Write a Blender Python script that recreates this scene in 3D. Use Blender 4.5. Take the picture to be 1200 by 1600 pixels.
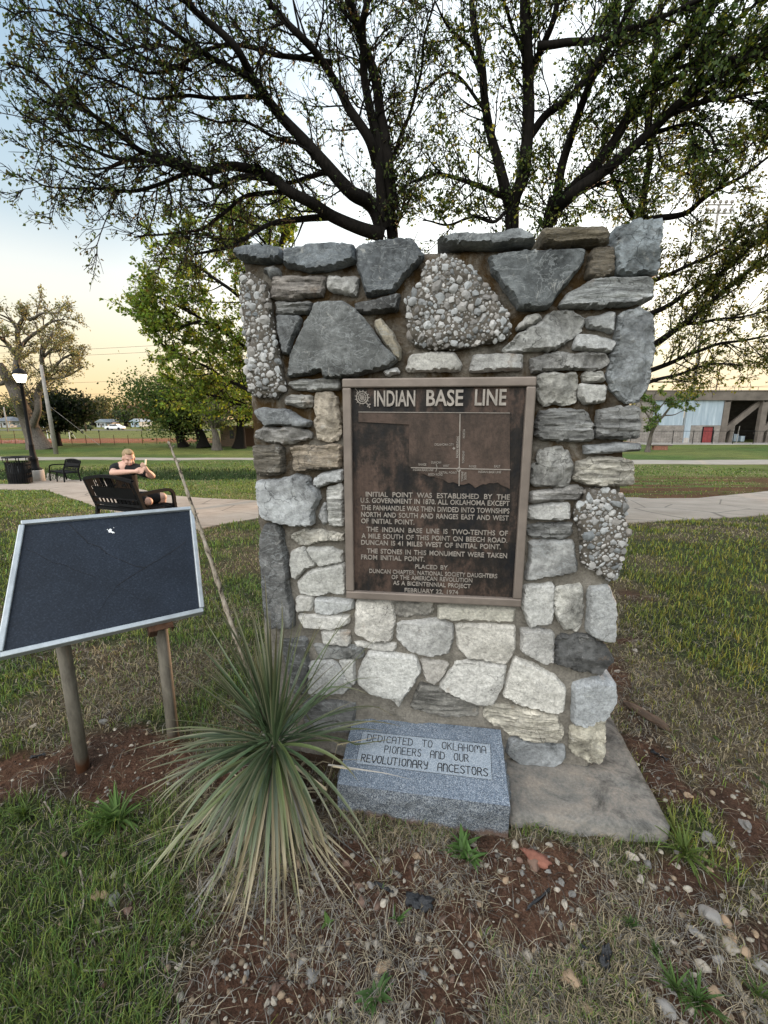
import bpy, bmesh, math, random
import numpy as np
from mathutils import Vector, Matrix, noise
from mathutils.geometry import delaunay_2d_cdt

for o in list(bpy.data.objects):
    bpy.data.objects.remove(o)
S = bpy.context.scene
R = math.radians
PI = math.pi

# ------------------------------------------------------------ camera, sky, sun, exposure
EYE = 1.5
FPX = 690.0                       # focal length in pixels of a 1200 x 1600 picture
PITCH = math.atan((800 - 655) / FPX)
cam_d = bpy.data.cameras.new('camera')
cam_d.sensor_fit = 'VERTICAL'
cam_d.sensor_height = 24
cam_d.lens = 24 * FPX / 1600
cam_d.clip_start = 0.05
cam_d.clip_end = 3000
cam = bpy.data.objects.new('camera', cam_d)
S.collection.objects.link(cam)
cam.location = (0, 0, EYE)
cam.rotation_euler = (PI / 2 - PITCH, 0, 0)
S.camera = cam

SUN_EL, SUN_AZ = R(4.5), R(31)    # azimuth: clockwise from +Y (the way the camera looks)
W = bpy.data.worlds.new('World')
S.world = W
W.use_nodes = True
nt = W.node_tree
nt.nodes.clear()
wo = nt.nodes.new('ShaderNodeOutputWorld')
bg = nt.nodes.new('ShaderNodeBackground')
sky = nt.nodes.new('ShaderNodeTexSky')
sky.sky_type = 'NISHITA'
sky.sun_disc = False
sky.sun_elevation = SUN_EL
sky.sun_rotation = SUN_AZ
sky.altitude = 300
sky.air_density = 1.1
sky.dust_density = 2.0
sky.ozone_density = 1.9
# sky brightness compressed, so its dim side lights relatively more: c / (1 + k c) per channel, the same for every ray
SKY_K = 0.7
SKY_S = 0.15
SKY_FILL = 3.0
mul = nt.nodes.new('ShaderNodeVectorMath'); mul.operation = 'MULTIPLY'
mul.inputs[1].default_value = (SKY_K, SKY_K, SKY_K)
add = nt.nodes.new('ShaderNodeVectorMath'); add.operation = 'ADD'
add.inputs[1].default_value = (1, 1, 1)
div = nt.nodes.new('ShaderNodeVectorMath'); div.operation = 'DIVIDE'
nt.links.new(sky.outputs[0], mul.inputs[0])
nt.links.new(mul.outputs[0], add.inputs[0])
nt.links.new(sky.outputs[0], div.inputs[0])
nt.links.new(add.outputs[0], div.inputs[1])
# added fill light in the unseen sky opposite the sunset, for wall front and ground
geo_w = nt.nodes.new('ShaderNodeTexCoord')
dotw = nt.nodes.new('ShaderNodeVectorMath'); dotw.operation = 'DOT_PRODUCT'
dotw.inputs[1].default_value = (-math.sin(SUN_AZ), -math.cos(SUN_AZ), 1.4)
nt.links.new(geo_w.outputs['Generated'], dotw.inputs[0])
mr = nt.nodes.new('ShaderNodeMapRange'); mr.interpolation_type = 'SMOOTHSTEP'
for i_, v_ in ((1, 0.65), (2, 1.6), (3, 0.0), (4, SKY_FILL)): mr.inputs[i_].default_value = v_
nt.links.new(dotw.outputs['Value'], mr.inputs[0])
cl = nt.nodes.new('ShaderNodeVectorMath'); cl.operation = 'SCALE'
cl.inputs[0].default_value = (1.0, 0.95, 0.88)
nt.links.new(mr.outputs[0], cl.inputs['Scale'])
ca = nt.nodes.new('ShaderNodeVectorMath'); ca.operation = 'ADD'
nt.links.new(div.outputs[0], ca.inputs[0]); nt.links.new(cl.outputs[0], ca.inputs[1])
nt.links.new(ca.outputs[0], bg.inputs[0])
# evening haze on the sunset side: cream and yellow towards the horizon, pale blue above
sxyz = nt.nodes.new('ShaderNodeSeparateXYZ'); nt.links.new(geo_w.outputs['Generated'], sxyz.inputs[0])
hr = nt.nodes.new('ShaderNodeValToRGB'); he = hr.color_ramp.elements
HAZE = [(.0, (.95, .63, .33)), (.05, (1.0, .74, .40)), (.095, (1.0, .82, .50)), (.15, (1.0, .91, .66)), (.21, (1.0, .97, .84)), (.255, (.90, .92, .88)), (.32, (.60, .72, .79)), (.43, (.49, .64, .76)), (.54, (.39, .555, .72)), (.8, (.28, .43, .63))]
while len(he) < len(HAZE): he.new(.5)
for e_, (p_, c_) in zip(he, HAZE): e_.position = p_; e_.color = c_ + (1,)
nt.links.new(sxyz.outputs['Z'], hr.inputs[0])
dots = nt.nodes.new('ShaderNodeVectorMath'); dots.operation = 'DOT_PRODUCT'
dots.inputs[1].default_value = (math.sin(SUN_AZ), math.cos(SUN_AZ), 0.12)
nt.links.new(geo_w.outputs['Generated'], dots.inputs[0])
def mrange(src, a0, a1, b0, b1):
    q = nt.nodes.new('ShaderNodeMapRange'); q.interpolation_type = 'SMOOTHSTEP'
    for i_, v_ in ((1, a0), (2, a1), (3, b0), (4, b1)): q.inputs[i_].default_value = v_
    nt.links.new(src, q.inputs[0]); return q.outputs[0]
glow = nt.nodes.new('ShaderNodeVectorMath'); glow.operation = 'SCALE'; glow.inputs[0].default_value = (1.0, .93, .80)
gm = nt.nodes.new('ShaderNodeMath'); gm.operation = 'MULTIPLY'
nt.links.new(mrange(dots.outputs['Value'], .45, 1.0, 0, 1.1), gm.inputs[0]); nt.links.new(mrange(sxyz.outputs['Z'], .06, .30, .12, 1), gm.inputs[1])
nt.links.new(gm.outputs[0], glow.inputs['Scale'])
hg = nt.nodes.new('ShaderNodeVectorMath'); hg.operation = 'ADD'
nt.links.new(hr.outputs[0], hg.inputs[0]); nt.links.new(glow.outputs[0], hg.inputs[1])
mxs = nt.nodes.new('ShaderNodeMix'); mxs.data_type = 'RGBA'; mxs.clamp_result = False
nt.links.new(mrange(dots.outputs['Value'], -.45, .22, 0, .85), mxs.inputs[0])
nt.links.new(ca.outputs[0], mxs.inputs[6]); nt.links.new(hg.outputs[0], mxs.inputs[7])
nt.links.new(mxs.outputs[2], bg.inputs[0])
bg.inputs[1].default_value = SKY_S
nt.links.new(bg.outputs[0], wo.inputs[0])

sun_d = bpy.data.lights.new('sun', 'SUN')
sun_d.energy = 1.1
sun_d.angle = R(0.6)
sun_d.color = (1.0, 0.62, 0.36)
sun = bpy.data.objects.new('sun', sun_d)
S.collection.objects.link(sun)
sdir = Vector((math.sin(SUN_AZ) * math.cos(SUN_EL), math.cos(SUN_AZ) * math.cos(SUN_EL), math.sin(SUN_EL)))
sun.rotation_euler = sdir.to_track_quat('Z', 'Y').to_euler()
sun.location = sdir * 200

S.view_settings.view_transform = 'Standard'
S.view_settings.look = 'None'
S.view_settings.exposure = 2.9
S.view_settings.gamma = 1.0
S.cycles.max_bounces = 6
S.cycles.transparent_max_bounces = 6

# ------------------------------------------------------------ numbers
def hash2(ix, iy, s):
    h = (ix.astype(np.int64) * 374761393 + iy.astype(np.int64) * 668265263 + s * 974634777) & 0xFFFFFFFF
    h = ((h ^ (h >> 13)) * 1274126177) & 0xFFFFFFFF
    return ((h ^ (h >> 16)) & 0xFFFF) / 65535.0

def vn(x, y, s=0):
    x = np.asarray(x, float); y = np.asarray(y, float)
    ix = np.floor(x); iy = np.floor(y)
    fx = x - ix; fy = y - iy
    fx = fx * fx * (3 - 2 * fx); fy = fy * fy * (3 - 2 * fy)
    a = hash2(ix, iy, s); b = hash2(ix + 1, iy, s); c = hash2(ix, iy + 1, s); d = hash2(ix + 1, iy + 1, s)
    return (a * (1 - fx) + b * fx) * (1 - fy) + (c * (1 - fx) + d * fx) * fy

def fbm(x, y, s=0, o=4):
    t = 0; a = 0.5; n = 0
    for k in range(o):
        t = t + a * vn(x * 2 ** k, y * 2 ** k, s + k); n += a; a *= 0.5
    return t / n

def sst(a, b, x):
    t = np.clip((np.asarray(x, float) - a) / (b - a), 0, 1)
    return t * t * (3 - 2 * t)

def lin(h):
    c = [int(h[i:i + 2], 16) / 255 for i in (0, 2, 4)]
    return tuple(((v + 0.055) / 1.055) ** 2.4 if v > 0.04045 else v / 12.92 for v in c)

# ------------------------------------------------------------ the lie of the land
KY = [-60, 2.3, 6.1, 9, 13, 18, 25, 40, 100, 115, 150, 400, 3000]
KZ = [0, 0, -.16, -.42, -.72, -1.0, -1.1, -1.2, -1.2, -1.15, -.3, 0.0, 0.0]
def terr(x, y):
    x = np.asarray(x, float); y = np.asarray(y, float)
    z = np.interp(y, KY, KZ)
    lx = 1 - sst(1.5, 5, x)
    z = z - 0.55 * sst(18.4, 19.5, y) * (1 - sst(20.6, 22.4, y)) * lx          # the ditch behind the far bench
    z = z - 0.18 * sst(12, 13, y) * (1 - sst(14.5, 17.5, y)) * sst(3, 6, x)    # the worn bank on the right
    nr = 1 - sst(4, 9, np.hypot(x, y))
    z = z + nr * (0.05 * (fbm(x * 1.7, y * 1.7, 5, 3) - 0.5) + 0.036 * (fbm(x * 9, y * 9, 9, 3) - 0.5) + 0.012 * (vn(x * 26, y * 26, 19) - 0.5))
    z = z + (1 - nr) * 0.10 * (fbm(x * .35, y * .35, 15, 3) - 0.5) * (1 - sst(60, 100, y))
    return z

def ray(px, py):
    a = (px - 600) / FPX; b = -(py - 800) / FPX
    return np.array([a, math.cos(PITCH) + b * math.sin(PITCH), -math.sin(PITCH) + b * math.cos(PITCH)])
def at(px, py, Y):
    """the point at distance Y on the sight line of a pixel: used to take measurements off the photograph"""
    d = ray(px, py)
    return np.array([0, 0, EYE]) + d * Y / d[1]
def onz(px, py, z):
    d = ray(px, py)
    return np.array([0, 0, EYE]) + d * (z - EYE) / d[2]
def gnd(px, py):
    z = -0.3
    for k in range(25):
        p = onz(px, py, z); z = 0.5 * z + 0.5 * float(terr(p[0], p[1]))
    return onz(px, py, z)

# ------------------------------------------------------------ objects
COL = S.collection
def tag(o, label=None, cat=None, group=None, kind=None):
    if label: o['label'] = label
    if cat: o['category'] = cat
    if group: o['group'] = group
    if kind: o['kind'] = kind
    return o
def thing(name, label, cat, loc=(0, 0, 0), rz=0, group=None):
    o = bpy.data.objects.new(name, None)
    COL.objects.link(o)
    o.empty_display_size = 0.2
    o.location = loc; o.rotation_euler = (0, 0, rz)
    return tag(o, label, cat, group)
def link(name, me, m, parent=None, smooth=False):
    if m is not None and len(me.materials) == 0: me.materials.append(m)
    if smooth:
        me.polygons.foreach_set('use_smooth', [True] * len(me.polygons))
    o = bpy.data.objects.new(name, me)
    COL.objects.link(o)
    if parent is not None: o.parent = parent
    return o
def mesh_np(name, V, F, col=None):
    """V (n,3), F (m,k) all faces alike; col (n,3) optional point colours"""
    V = np.asarray(V, np.float32); F = np.asarray(F, np.int32)
    me = bpy.data.meshes.new(name)
    me.vertices.add(len(V)); me.vertices.foreach_set('co', V.ravel())
    m, k = F.shape
    me.loops.add(m * k); me.loops.foreach_set('vertex_index', F.ravel())
    me.polygons.add(m)
    me.polygons.foreach_set('loop_start', np.arange(0, m * k, k, dtype=np.int32))
    me.update(calc_edges=True)
    if col is not None:
        a = me.color_attributes.new('tint', 'FLOAT_COLOR', 'POINT')
        c = np.ones((len(V), 4), np.float32); c[:, :3] = col
        a.data.foreach_set('color', c.ravel())
    return me

class MB:
    def __init__(s): s.v = []; s.f = []
    def add(s, v, f):
        b = len(s.v); s.v += [tuple(map(float, q)) for q in v]; s.f += [tuple(i + b for i in q) for q in f]
        return s
    def box(s, x0, x1, y0, y1, z0, z1, M=None):
        v = [Vector((x, y, z)) for x in (x0, x1) for y in (y0, y1) for z in (z0, z1)]
        if M is not None: v = [M @ q for q in v]
        return s.add(v, [(0, 1, 3, 2), (4, 6, 7, 5), (0, 4, 5, 1), (2, 3, 7, 6), (0, 2, 6, 4), (1, 5, 7, 3)])
    def beam(s, p, q, w, h, up=(0, 0, 1)):
        p = Vector(p); q = Vector(q); d = q - p; L = d.length; d.normalize()
        up = Vector(up); sx = d.cross(up)
        if sx.length < 1e-4: sx = d.cross(Vector((0, 1, 0)))
        sx.normalize(); u = sx.cross(d)
        M = Matrix((( sx.x, d.x, u.x, p.x), (sx.y, d.y, u.y, p.y), (sx.z, d.z, u.z, p.z), (0, 0, 0, 1)))
        return s.box(-w / 2, w / 2, 0, L, -h / 2, h / 2, M)
    def tube(s, pts, rad, n=8, cap=True):
        pts = [Vector(p) for p in pts]
        if not hasattr(rad, '__len__'): rad = [rad] * len(pts)
        v = []; f = []; ref = None
        for i, p in enumerate(pts):
            t = (pts[min(i + 1, len(pts) - 1)] - pts[max(i - 1, 0)]).normalized()
            if ref is None:
                ref = t.orthogonal().normalized()
            ref = (ref - t * ref.dot(t)).normalized(); b = t.cross(ref)
            for k in range(n):
                a = 2 * PI * k / n
                v.append(p + (ref * math.cos(a) + b * math.sin(a)) * rad[i])
        for i in range(len(pts) - 1):
            for k in range(n):
                k2 = (k + 1) % n
                f.append((i * n + k, i * n + k2, (i + 1) * n + k2, (i + 1) * n + k))
        if cap:
            f.append(tuple(range(n))[::-1]); f.append(tuple((len(pts) - 1) * n + k for k in range(n)))
        return s.add(v, f)
    def lathe(s, prof, n=20, c=(0, 0, 0)):
        v = []; f = []
        for r, z in prof:
            for k in range(n):
                a = 2 * PI * k / n
                v.append((c[0] + r * math.cos(a), c[1] + r * math.sin(a), c[2] + z))
        for i in range(len(prof) - 1):
            for k in range(n):
                k2 = (k + 1) % n
                f.append((i * n + k, i * n + k2, (i + 1) * n + k2, (i + 1) * n + k))
        f.append(tuple(range(n))[::-1]); f.append(tuple((len(prof) - 1) * n + k for k in range(n)))
        return s.add(v, f)
    def blob(s, c, r, seed=0, amp=0.2, sub=2, M=None, fr=1.6):
        v, f = ico(sub)
        rr = []
        for q in v:
            d = 1 + amp * noise.noise(Vector(q) * fr + Vector((seed * 3.7, seed * 1.3, seed * 7.1)))
            w = Vector((q[0] * r[0] * d, q[1] * r[1] * d, q[2] * r[2] * d))
            if M is not None: w = M @ w
            rr.append(w + Vector(c))
        return s.add(rr, f)
    def build(s, name, m, parent=None, smooth=False, bevel=0, label=None):
        me = bpy.data.meshes.new(name)
        me.from_pydata(s.v, [], s.f)
        me.validate()
        bm = bmesh.new(); bm.from_mesh(me); bmesh.ops.recalc_face_normals(bm, faces=bm.faces); bm.to_mesh(me); bm.free()
        o = link(name, me, m, parent, smooth)
        if bevel:
            b = o.modifiers.new('bevel', 'BEVEL'); b.width = bevel; b.segments = 2; b.limit_method = 'ANGLE'
        if label: o['label'] = label
        return o
_ico = {}
def ico(sub):
    if sub not in _ico:
        bm = bmesh.new(); bmesh.ops.create_icosphere(bm, subdivisions=sub, radius=1)
        _ico[sub] = ([tuple(q.co) for q in bm.verts], [tuple(q.index for q in f.verts) for f in bm.faces]); bm.free()
    return _ico[sub]

# ------------------------------------------------------------ materials
class N:
    def __init__(s, name, rough=0.8, metal=0.0, spec=0.3):
        s.m = bpy.data.materials.new(name); s.m.use_nodes = True
        s.t = s.m.node_tree; s.b = s.t.nodes['Principled BSDF']
        s.b.inputs['Roughness'].default_value = rough
        s.b.inputs['Metallic'].default_value = metal
        s.b.inputs['Specular IOR Level'].default_value = spec
        s.co = None
    def n(s, typ, **kw):
        q = s.t.nodes.new(typ)
        for k, v in kw.items(): setattr(q, k, v)
        return q
    def l(s, a, b): s.t.links.new(a, b)
    def coord(s, scale=(1, 1, 1), rand=False, geo=False):
        if geo: src = s.n('ShaderNodeNewGeometry').outputs['Position']
        else: src = s.n('ShaderNodeTexCoord').outputs['Object']
        mp = s.n('ShaderNodeMapping'); mp.inputs['Scale'].default_value = scale
        s.l(src, mp.inputs[0])
        if rand:
            oi = s.n('ShaderNodeObjectInfo'); cm = s.n('ShaderNodeCombineXYZ')
            mm = s.n('ShaderNodeMath', operation='MULTIPLY'); mm.inputs[1].default_value = 57.0
            s.l(oi.outputs['Random'], mm.inputs[0])
            for i in range(3): s.l(mm.outputs[0], cm.inputs[i])
            s.l(cm.outputs[0], mp.inputs['Location'])
        return mp.outputs[0]
    def noise(s, co, scale, detail=5, rough=0.55, dist=0.0):
        q = s.n('ShaderNodeTexNoise'); q.inputs['Scale'].default_value = scale; q.inputs['Detail'].default_value = detail
        q.inputs['Roughness'].default_value = rough; q.inputs['Distortion'].default_value = dist
        s.l(co, q.inputs['Vector']); return q.outputs['Fac']
    def vor(s, co, scale, feat='F1'):
        q = s.n('ShaderNodeTexVoronoi', feature=feat); q.inputs['Scale'].default_value = scale
        s.l(co, q.inputs['Vector']); return q.outputs['Distance']
    def ramp(s, fac, stops):
        q = s.n('ShaderNodeValToRGB'); e = q.color_ramp.elements
        while len(e) < len(stops): e.new(0.5)
        for i, (p, c) in enumerate(stops):
            e[i].position = p
            e[i].color = (c, c, c, 1) if not hasattr(c, '__len__') else tuple(c[:3]) + (1,)
        s.l(fac, q.inputs[0]); return q.outputs[0]
    def mix(s, fac, a, b, mode='MIX'):
        q = s.n('ShaderNodeMix', data_type='RGBA', blend_type=mode)
        for v, i in ((fac, 0), (a, 6), (b, 7)):
            if hasattr(v, 'links'): s.l(v, q.inputs[i])
            elif i == 0: q.inputs[0].default_value = v
            else: q.inputs[i].default_value = tuple(v[:3]) + (1,)
        return q.outputs[2]
    def math(s, op, a, b):
        q = s.n('ShaderNodeMath', operation=op)
        for v, i in ((a, 0), (b, 1)):
            if hasattr(v, 'links'): s.l(v, q.inputs[i])
            else: q.inputs[i].default_value = v
        return q.outputs[0]
    def col(s, c):
        if hasattr(c, 'links'): s.l(c, s.b.inputs['Base Color'])
        else: s.b.inputs['Base Color'].default_value = tuple(c[:3]) + (1,)
        return s
    def bump(s, h, strength=0.4, dist=0.01):
        q = s.n('ShaderNodeBump'); q.inputs['Strength'].default_value = strength; q.inputs['Distance'].default_value = dist
        s.l(h, q.inputs['Height']); s.l(q.outputs[0], s.b.inputs['Normal']); return s

def plain(name, c, rough=0.7, metal=0.0, var=0.25, scale=8, bump=0.0, spec=0.3):
    a = N(name, rough, metal, spec); co = a.coord()
    f = a.noise(co, scale, 6, 0.6)
    k = a.ramp(f, [(0.3, 1 - var), (0.7, 1 + var)])
    a.col(a.mix(1.0, c, k, 'MULTIPLY'))
    if bump: a.bump(a.noise(co, scale * 5, 5, 0.65), bump, 0.01)
    return a.m

def leaf_mat(name, trans=0.45, rough=.6, spec=.25):
    a = N(name, rough, 0, spec)
    at_ = a.n('ShaderNodeAttribute', attribute_name='tint')
    a.col(at_.outputs['Color'])
    tr = a.n('ShaderNodeBsdfTranslucent')
    c2 = a.mix(1.0, at_.outputs['Color'], (1.5, 1.5, 0.75), 'MULTIPLY')
    a.l(c2, tr.inputs[0])
    ms = a.n('ShaderNodeMixShader'); ms.inputs[0].default_value = trans
    a.l(a.b.outputs[0], ms.inputs[1]); a.l(tr.outputs[0], ms.inputs[2])
    a.l(ms.outputs[0], a.t.nodes['Material Output'].inputs[0])
    return a.m
M = {}
M['leaf'] = leaf_mat('leaf')
M['blade'] = leaf_mat('blade', 0.25)
M['yucca_leaf'] = leaf_mat('yucca_leaf', 0.12, .42, .5)
M['strand'] = leaf_mat('strand', 0.1)

a = N('ground', 0.95, 0, 0.1)
at_ = a.n('ShaderNodeAttribute', attribute_name='tint'); co = a.coord(geo=True)
k = a.mix(1.0, a.ramp(a.noise(co, 26, 7, 0.75), [(0.28, 0.40), (0.72, 1.55)]), a.ramp(a.noise(co, 110, 4, .7), [(0.3, .6), (0.7, 1.35)]), 'MULTIPLY')
k2 = a.ramp(a.noise(co, 2.2, 4, 0.6), [(0.3, 0.8), (0.7, 1.2)])
k3 = a.ramp(a.noise(co, .45, 6, 0.65), [(0.32, (.80, .74, .72)), (0.5, (1, 1, 1)), (0.68, (1.22, 1.12, 1.0))])
c = a.mix(1.0, at_.outputs['Color'], k, 'MULTIPLY'); c = a.mix(1.0, c, k2, 'MULTIPLY'); c = a.mix(1.0, c, k3, 'MULTIPLY')
a.col(c); a.bump(a.math('ADD', a.noise(co, 60, 6, 0.7), a.noise(co, 14, 4, 0.6)), 1.0, 0.03)
M['ground'] = a.m

# bark
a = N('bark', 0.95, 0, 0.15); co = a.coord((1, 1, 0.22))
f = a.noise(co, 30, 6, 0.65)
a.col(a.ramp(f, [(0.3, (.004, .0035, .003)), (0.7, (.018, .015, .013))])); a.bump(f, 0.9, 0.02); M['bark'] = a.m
a = N('grey_bark', 0.95, 0, 0.15); co = a.coord((1, 1, 0.2))
f = a.noise(co, 12, 6, 0.65)
a.col(a.ramp(f, [(0.3, (.05, .042, .036)), (0.7, (.16, .14, .12))])); a.bump(f, 0.9, 0.03); M['grey_bark'] = a.m

M['black_metal'] = plain('black_metal', (.008, .008, .009), 0.65, 0.0, 0.3, 20, 0.1, 0.12)
M['dark_glass'] = plain('dark_glass', (.02, .022, .025), 0.2)

# ------------------------------------------------------------ ground, paths, road
DIRT = [(-.15, 1.02, .62, .34, 1.1), (.75, 1.12, .6, .2, .9), (.9, .95, .35, .2, .8), (1.35, 1.55, .25, .3, .75), (-1.22, 1.66, .62, .26, 1.1), (-.5, 1.35, .45, .4, .9), (.15, 1.22, .75, .16, 1.1), (-.08, .95, .42, .13, 1.0), (.5, 1.06, .35, .12, .9),
        (1.2, 1.75, .2, .5, 1.0), (1.25, 1.3, .25, .25, .8), (1.0, 1.02, .35, .16, .8), (1.3, 2.3, .22, .5, .9), (1.75, 1.95, .25, .12, .7),
        (-.75, 1.12, .2, .12, .7), (-.2, 2.0, .8, .3, .8), (1.7, 2.9, .3, .08, .6)]
def dirt(x, y):
    m = np.zeros(np.broadcast(x, y).shape)
    for cx, cy, rx, ry, w in DIRT:
        m = np.maximum(m, w * np.exp(-((x - cx) / rx) ** 2 - ((y - cy) / ry) ** 2))
    n = fbm(np.asarray(x) * 5, np.asarray(y) * 5, 31, 4)
    w2 = 0.55 * sst(.62, .75, fbm(np.asarray(x) * .9, np.asarray(y) * .9, 77, 3)) * (1 - sst(5, 9, y))
    return np.clip(sst(.30, .62, np.maximum(m, w2) * 0.75 + (n - .5) * 0.9), 0, 1)
def green(x, y):
    """1 = fresh green turf, 0 = dry tan turf"""
    x = np.asarray(x); y = np.asarray(y)
    g = fbm(x * 1.3, y * 1.3, 51, 4)
    g = g + 0.30 * np.exp(-((x + 1.15) / .5) ** 2 - ((y - 1.1) / .5) ** 2) - 0.30 * np.exp(-((x - 1.9) / .7) ** 2 - ((y - 1.9) / .7) ** 2)
    g = g - 0.28 * np.exp(-((x - .55) / .5) ** 2 - ((y - 1.0) / .25) ** 2) - 0.12 * np.exp(-((x + 1.7) / .5) ** 2 - ((y - 2.3) / .5) ** 2)
    return sst(.30, .62, g)
def lerp(a, b, t): return a * (1 - t)[..., None] + np.asarray(b) * t[..., None]
def bank(x, y):
    return sst(12.0, 13.2, y) * (1 - sst(18.5, 21, y)) * sst(2, 5, x) * sst(.32, .50, fbm(np.asarray(x) * .5, np.asarray(y) * 4.0, 8, 4))
def albedo(x, y):
    x = np.asarray(x, float); y = np.asarray(y, float)
    g = green(x, y); c = lerp(np.ones(x.shape + (3,)) * np.array((.100, .080, .052)), (.045, .058, .025), g)
    far = sst(7, 12, y); n = fbm(x * .22, y * .22, 3, 4)
    cf = lerp(np.ones(x.shape + (3,)) * np.array((.125, .145, .042)), (.072, .115, .030), sst(.35, .65, n))
    c = lerp(c, cf, far)
    c = lerp(c, (.15, .15, .05), sst(60, 75, y) * .8)
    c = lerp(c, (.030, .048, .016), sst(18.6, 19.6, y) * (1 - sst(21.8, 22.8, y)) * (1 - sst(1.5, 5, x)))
    c = lerp(c, (.10, .052, .026), bank(x, y))
    c = lerp(c, (.26, .12, .075), sst(50.5, 52, y) * (1 - sst(62, 68, y)) * sst(-48, -42, x) * (1 - sst(-13, -8, x)) * sst(.3, .5, fbm(x * .3, y * .3, 4, 3)))
    d = dirt(x, y); dn = fbm(x * 3, y * 3, 61, 3)
    cd = lerp(np.ones(x.shape + (3,)) * np.array((.060, .037, .027)), (.105, .058, .039), sst(.35, .65, dn))
    return c * (1 - d)[..., None] + cd * d[..., None]

def geo_steps(a, b, s, f):
    out = [a]
    while out[-1] < b: out.append(out[-1] + s); s *= f
    return out
xs_ = list(np.arange(-2.6, -1.79, .03)) + list(np.arange(-1.78, 1.781, .02)) + list(np.arange(1.8, 2.61, .03)); right = geo_steps(2.65, 12, .12, 1.02) + geo_steps(12.6, 1800, .5, 1.13)
xs_ = sorted([-v for v in right] + xs_ + right)
ys_ = [-60, -20, -8, -4, -2, -1, -.4, 0, .25] + list(np.arange(.4, 2.4, .02)) + list(np.arange(2.4, 3.7, .03)) + geo_steps(3.75, 26, .09, 1.006) + geo_steps(26.5, 2600, .5, 1.07)
GX, GY = np.meshgrid(np.array(xs_), np.array(ys_))
GZ = terr(GX, GY)
Vg = np.stack([GX.ravel(), GY.ravel(), GZ.ravel()], 1)
ny, nx = GX.shape
ii = (np.arange(ny - 1)[:, None] * nx + np.arange(nx - 1)[None, :]).ravel()
Fg = np.stack([ii, ii + 1, ii + nx + 1, ii + nx], 1)
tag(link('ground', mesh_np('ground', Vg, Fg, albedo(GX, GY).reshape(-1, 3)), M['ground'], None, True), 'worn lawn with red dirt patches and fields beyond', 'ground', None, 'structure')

def inside(poly, P):
    poly = np.asarray(poly); x = P[:, 0]; y = P[:, 1]; c = np.zeros(len(P), bool)
    j = len(poly) - 1
    for i in range(len(poly)):
        xi, yi = poly[i]; xj, yj = poly[j]
        with np.errstate(divide='ignore', invalid='ignore'):
            t = ((yi > y) != (yj > y)) & (x < (xj - xi) * (y - yi) / (yj - yi) + xi)
        c ^= t; j = i
    return c
def bdist(poly, P):
    poly = np.asarray(poly); d = np.full(len(P), 1e9)
    for i in range(len(poly)):
        a = poly[i]; b = poly[(i + 1) % len(poly)]; e = b - a
        t = np.clip(((P - a) @ e) / max(e @ e, 1e-12), 0, 1)
        d = np.minimum(d, np.hypot(*(P - a - t[:, None] * e).T))
    return d
def resample(poly, s):
    out = []
    poly = np.asarray(poly, float)
    for i in range(len(poly)):
        a = poly[i]; b = poly[(i + 1) % len(poly)]; n = max(1, int(round(np.hypot(*(b - a)) / s)))
        for k in range(n): out.append(a + (b - a) * k / n)
    return np.array(out)
def fill(poly, s, rng=None):
    """triangulated sheet: boundary as given, inner points every s"""
    poly = np.asarray(poly, float)
    lo = poly.min(0); hi = poly.max(0)
    gx, gy = np.meshgrid(np.arange(lo[0], hi[0], s), np.arange(lo[1], hi[1], s * .87))
    gx = gx + (np.arange(gx.shape[0]) % 2)[:, None] * s / 2
    P = np.stack([gx.ravel(), gy.ravel()], 1)
    if rng is not None: P = P + rng.uniform(-.2, .2, P.shape) * s
    P = P[inside(poly, P)]
    if len(P): P = P[bdist(poly, P) > s * .55]
    allp = np.vstack([poly, P]) if len(P) else poly
    n = len(poly)
    r = delaunay_2d_cdt([Vector(p) for p in allp], [(i, (i + 1) % n) for i in range(n)], [], 1, 1e-7)
    return np.array([tuple(v) for v in r[0]]), [tuple(f) for f in r[2]], n

def sheet(name, pxs, m, label, cat, lift=.02, s=.4, thick=.08, kind='structure'):
    poly = resample(np.array([gnd(*p)[:2] for p in pxs]), s)
    V2, F, n = fill(poly, s)
    z = terr(V2[:, 0], V2[:, 1]) + lift
    mb = MB()
    mb.add([(p[0], p[1], q) for p, q in zip(V2, z)], F)
    zb = [float(terr(p[0], p[1])) for p in poly]
    b = len(mb.v)
    mb.v += [(p[0], p[1], q + lift) for p, q in zip(poly, zb)] + [(p[0], p[1], q + lift - thick) for p, q in zip(poly, zb)]
    mb.f += [(b + i, b + (i + 1) % n, b + n + (i + 1) % n, b + n + i) for i in range(n)]
    return tag(mb.build(name, m), label, cat, None, kind)

a = N('path_concrete', 0.9, 0, 0.2); co = a.coord()
f = a.noise(co, 1.3, 6, 0.65); g = a.noise(co, 60, 4, 0.7)
c = a.ramp(f, [(0.3, (.24, .20, .165)), (0.7, (.36, .315, .27))])
c = a.mix(1.0, c, a.ramp(g, [(0.3, .82), (0.7, 1.12)]), 'MULTIPLY')
wv = a.n('ShaderNodeTexVoronoi', feature='DISTANCE_TO_EDGE'); wv.inputs['Scale'].default_value = .55; a.l(co, wv.inputs['Vector'])
c = a.mix(1.0, c, a.ramp(wv.outputs['Distance'], [(0.003, .45), (0.012, 1.0)]), 'MULTIPLY')
a.col(c); a.bump(g, 0.3, 0.004); M['path_concrete'] = a.m
sheet('path', [(-350, 772), (0, 765), (70, 766), (115, 780), (143, 790), (220, 815), (301, 830), (350, 820), (402, 811), (700, 824), (985, 818), (1200, 805), (1600, 790),
               (1600, 757), (1200, 768), (985, 778), (700, 785), (400, 783), (280, 776), (245, 772), (190, 760), (136, 750), (75, 748), (52, 752), (45, 757), (0, 757), (-350, 752)],
      M['path_concrete'], 'curved concrete footpath passing behind the monument', 'path')
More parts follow.
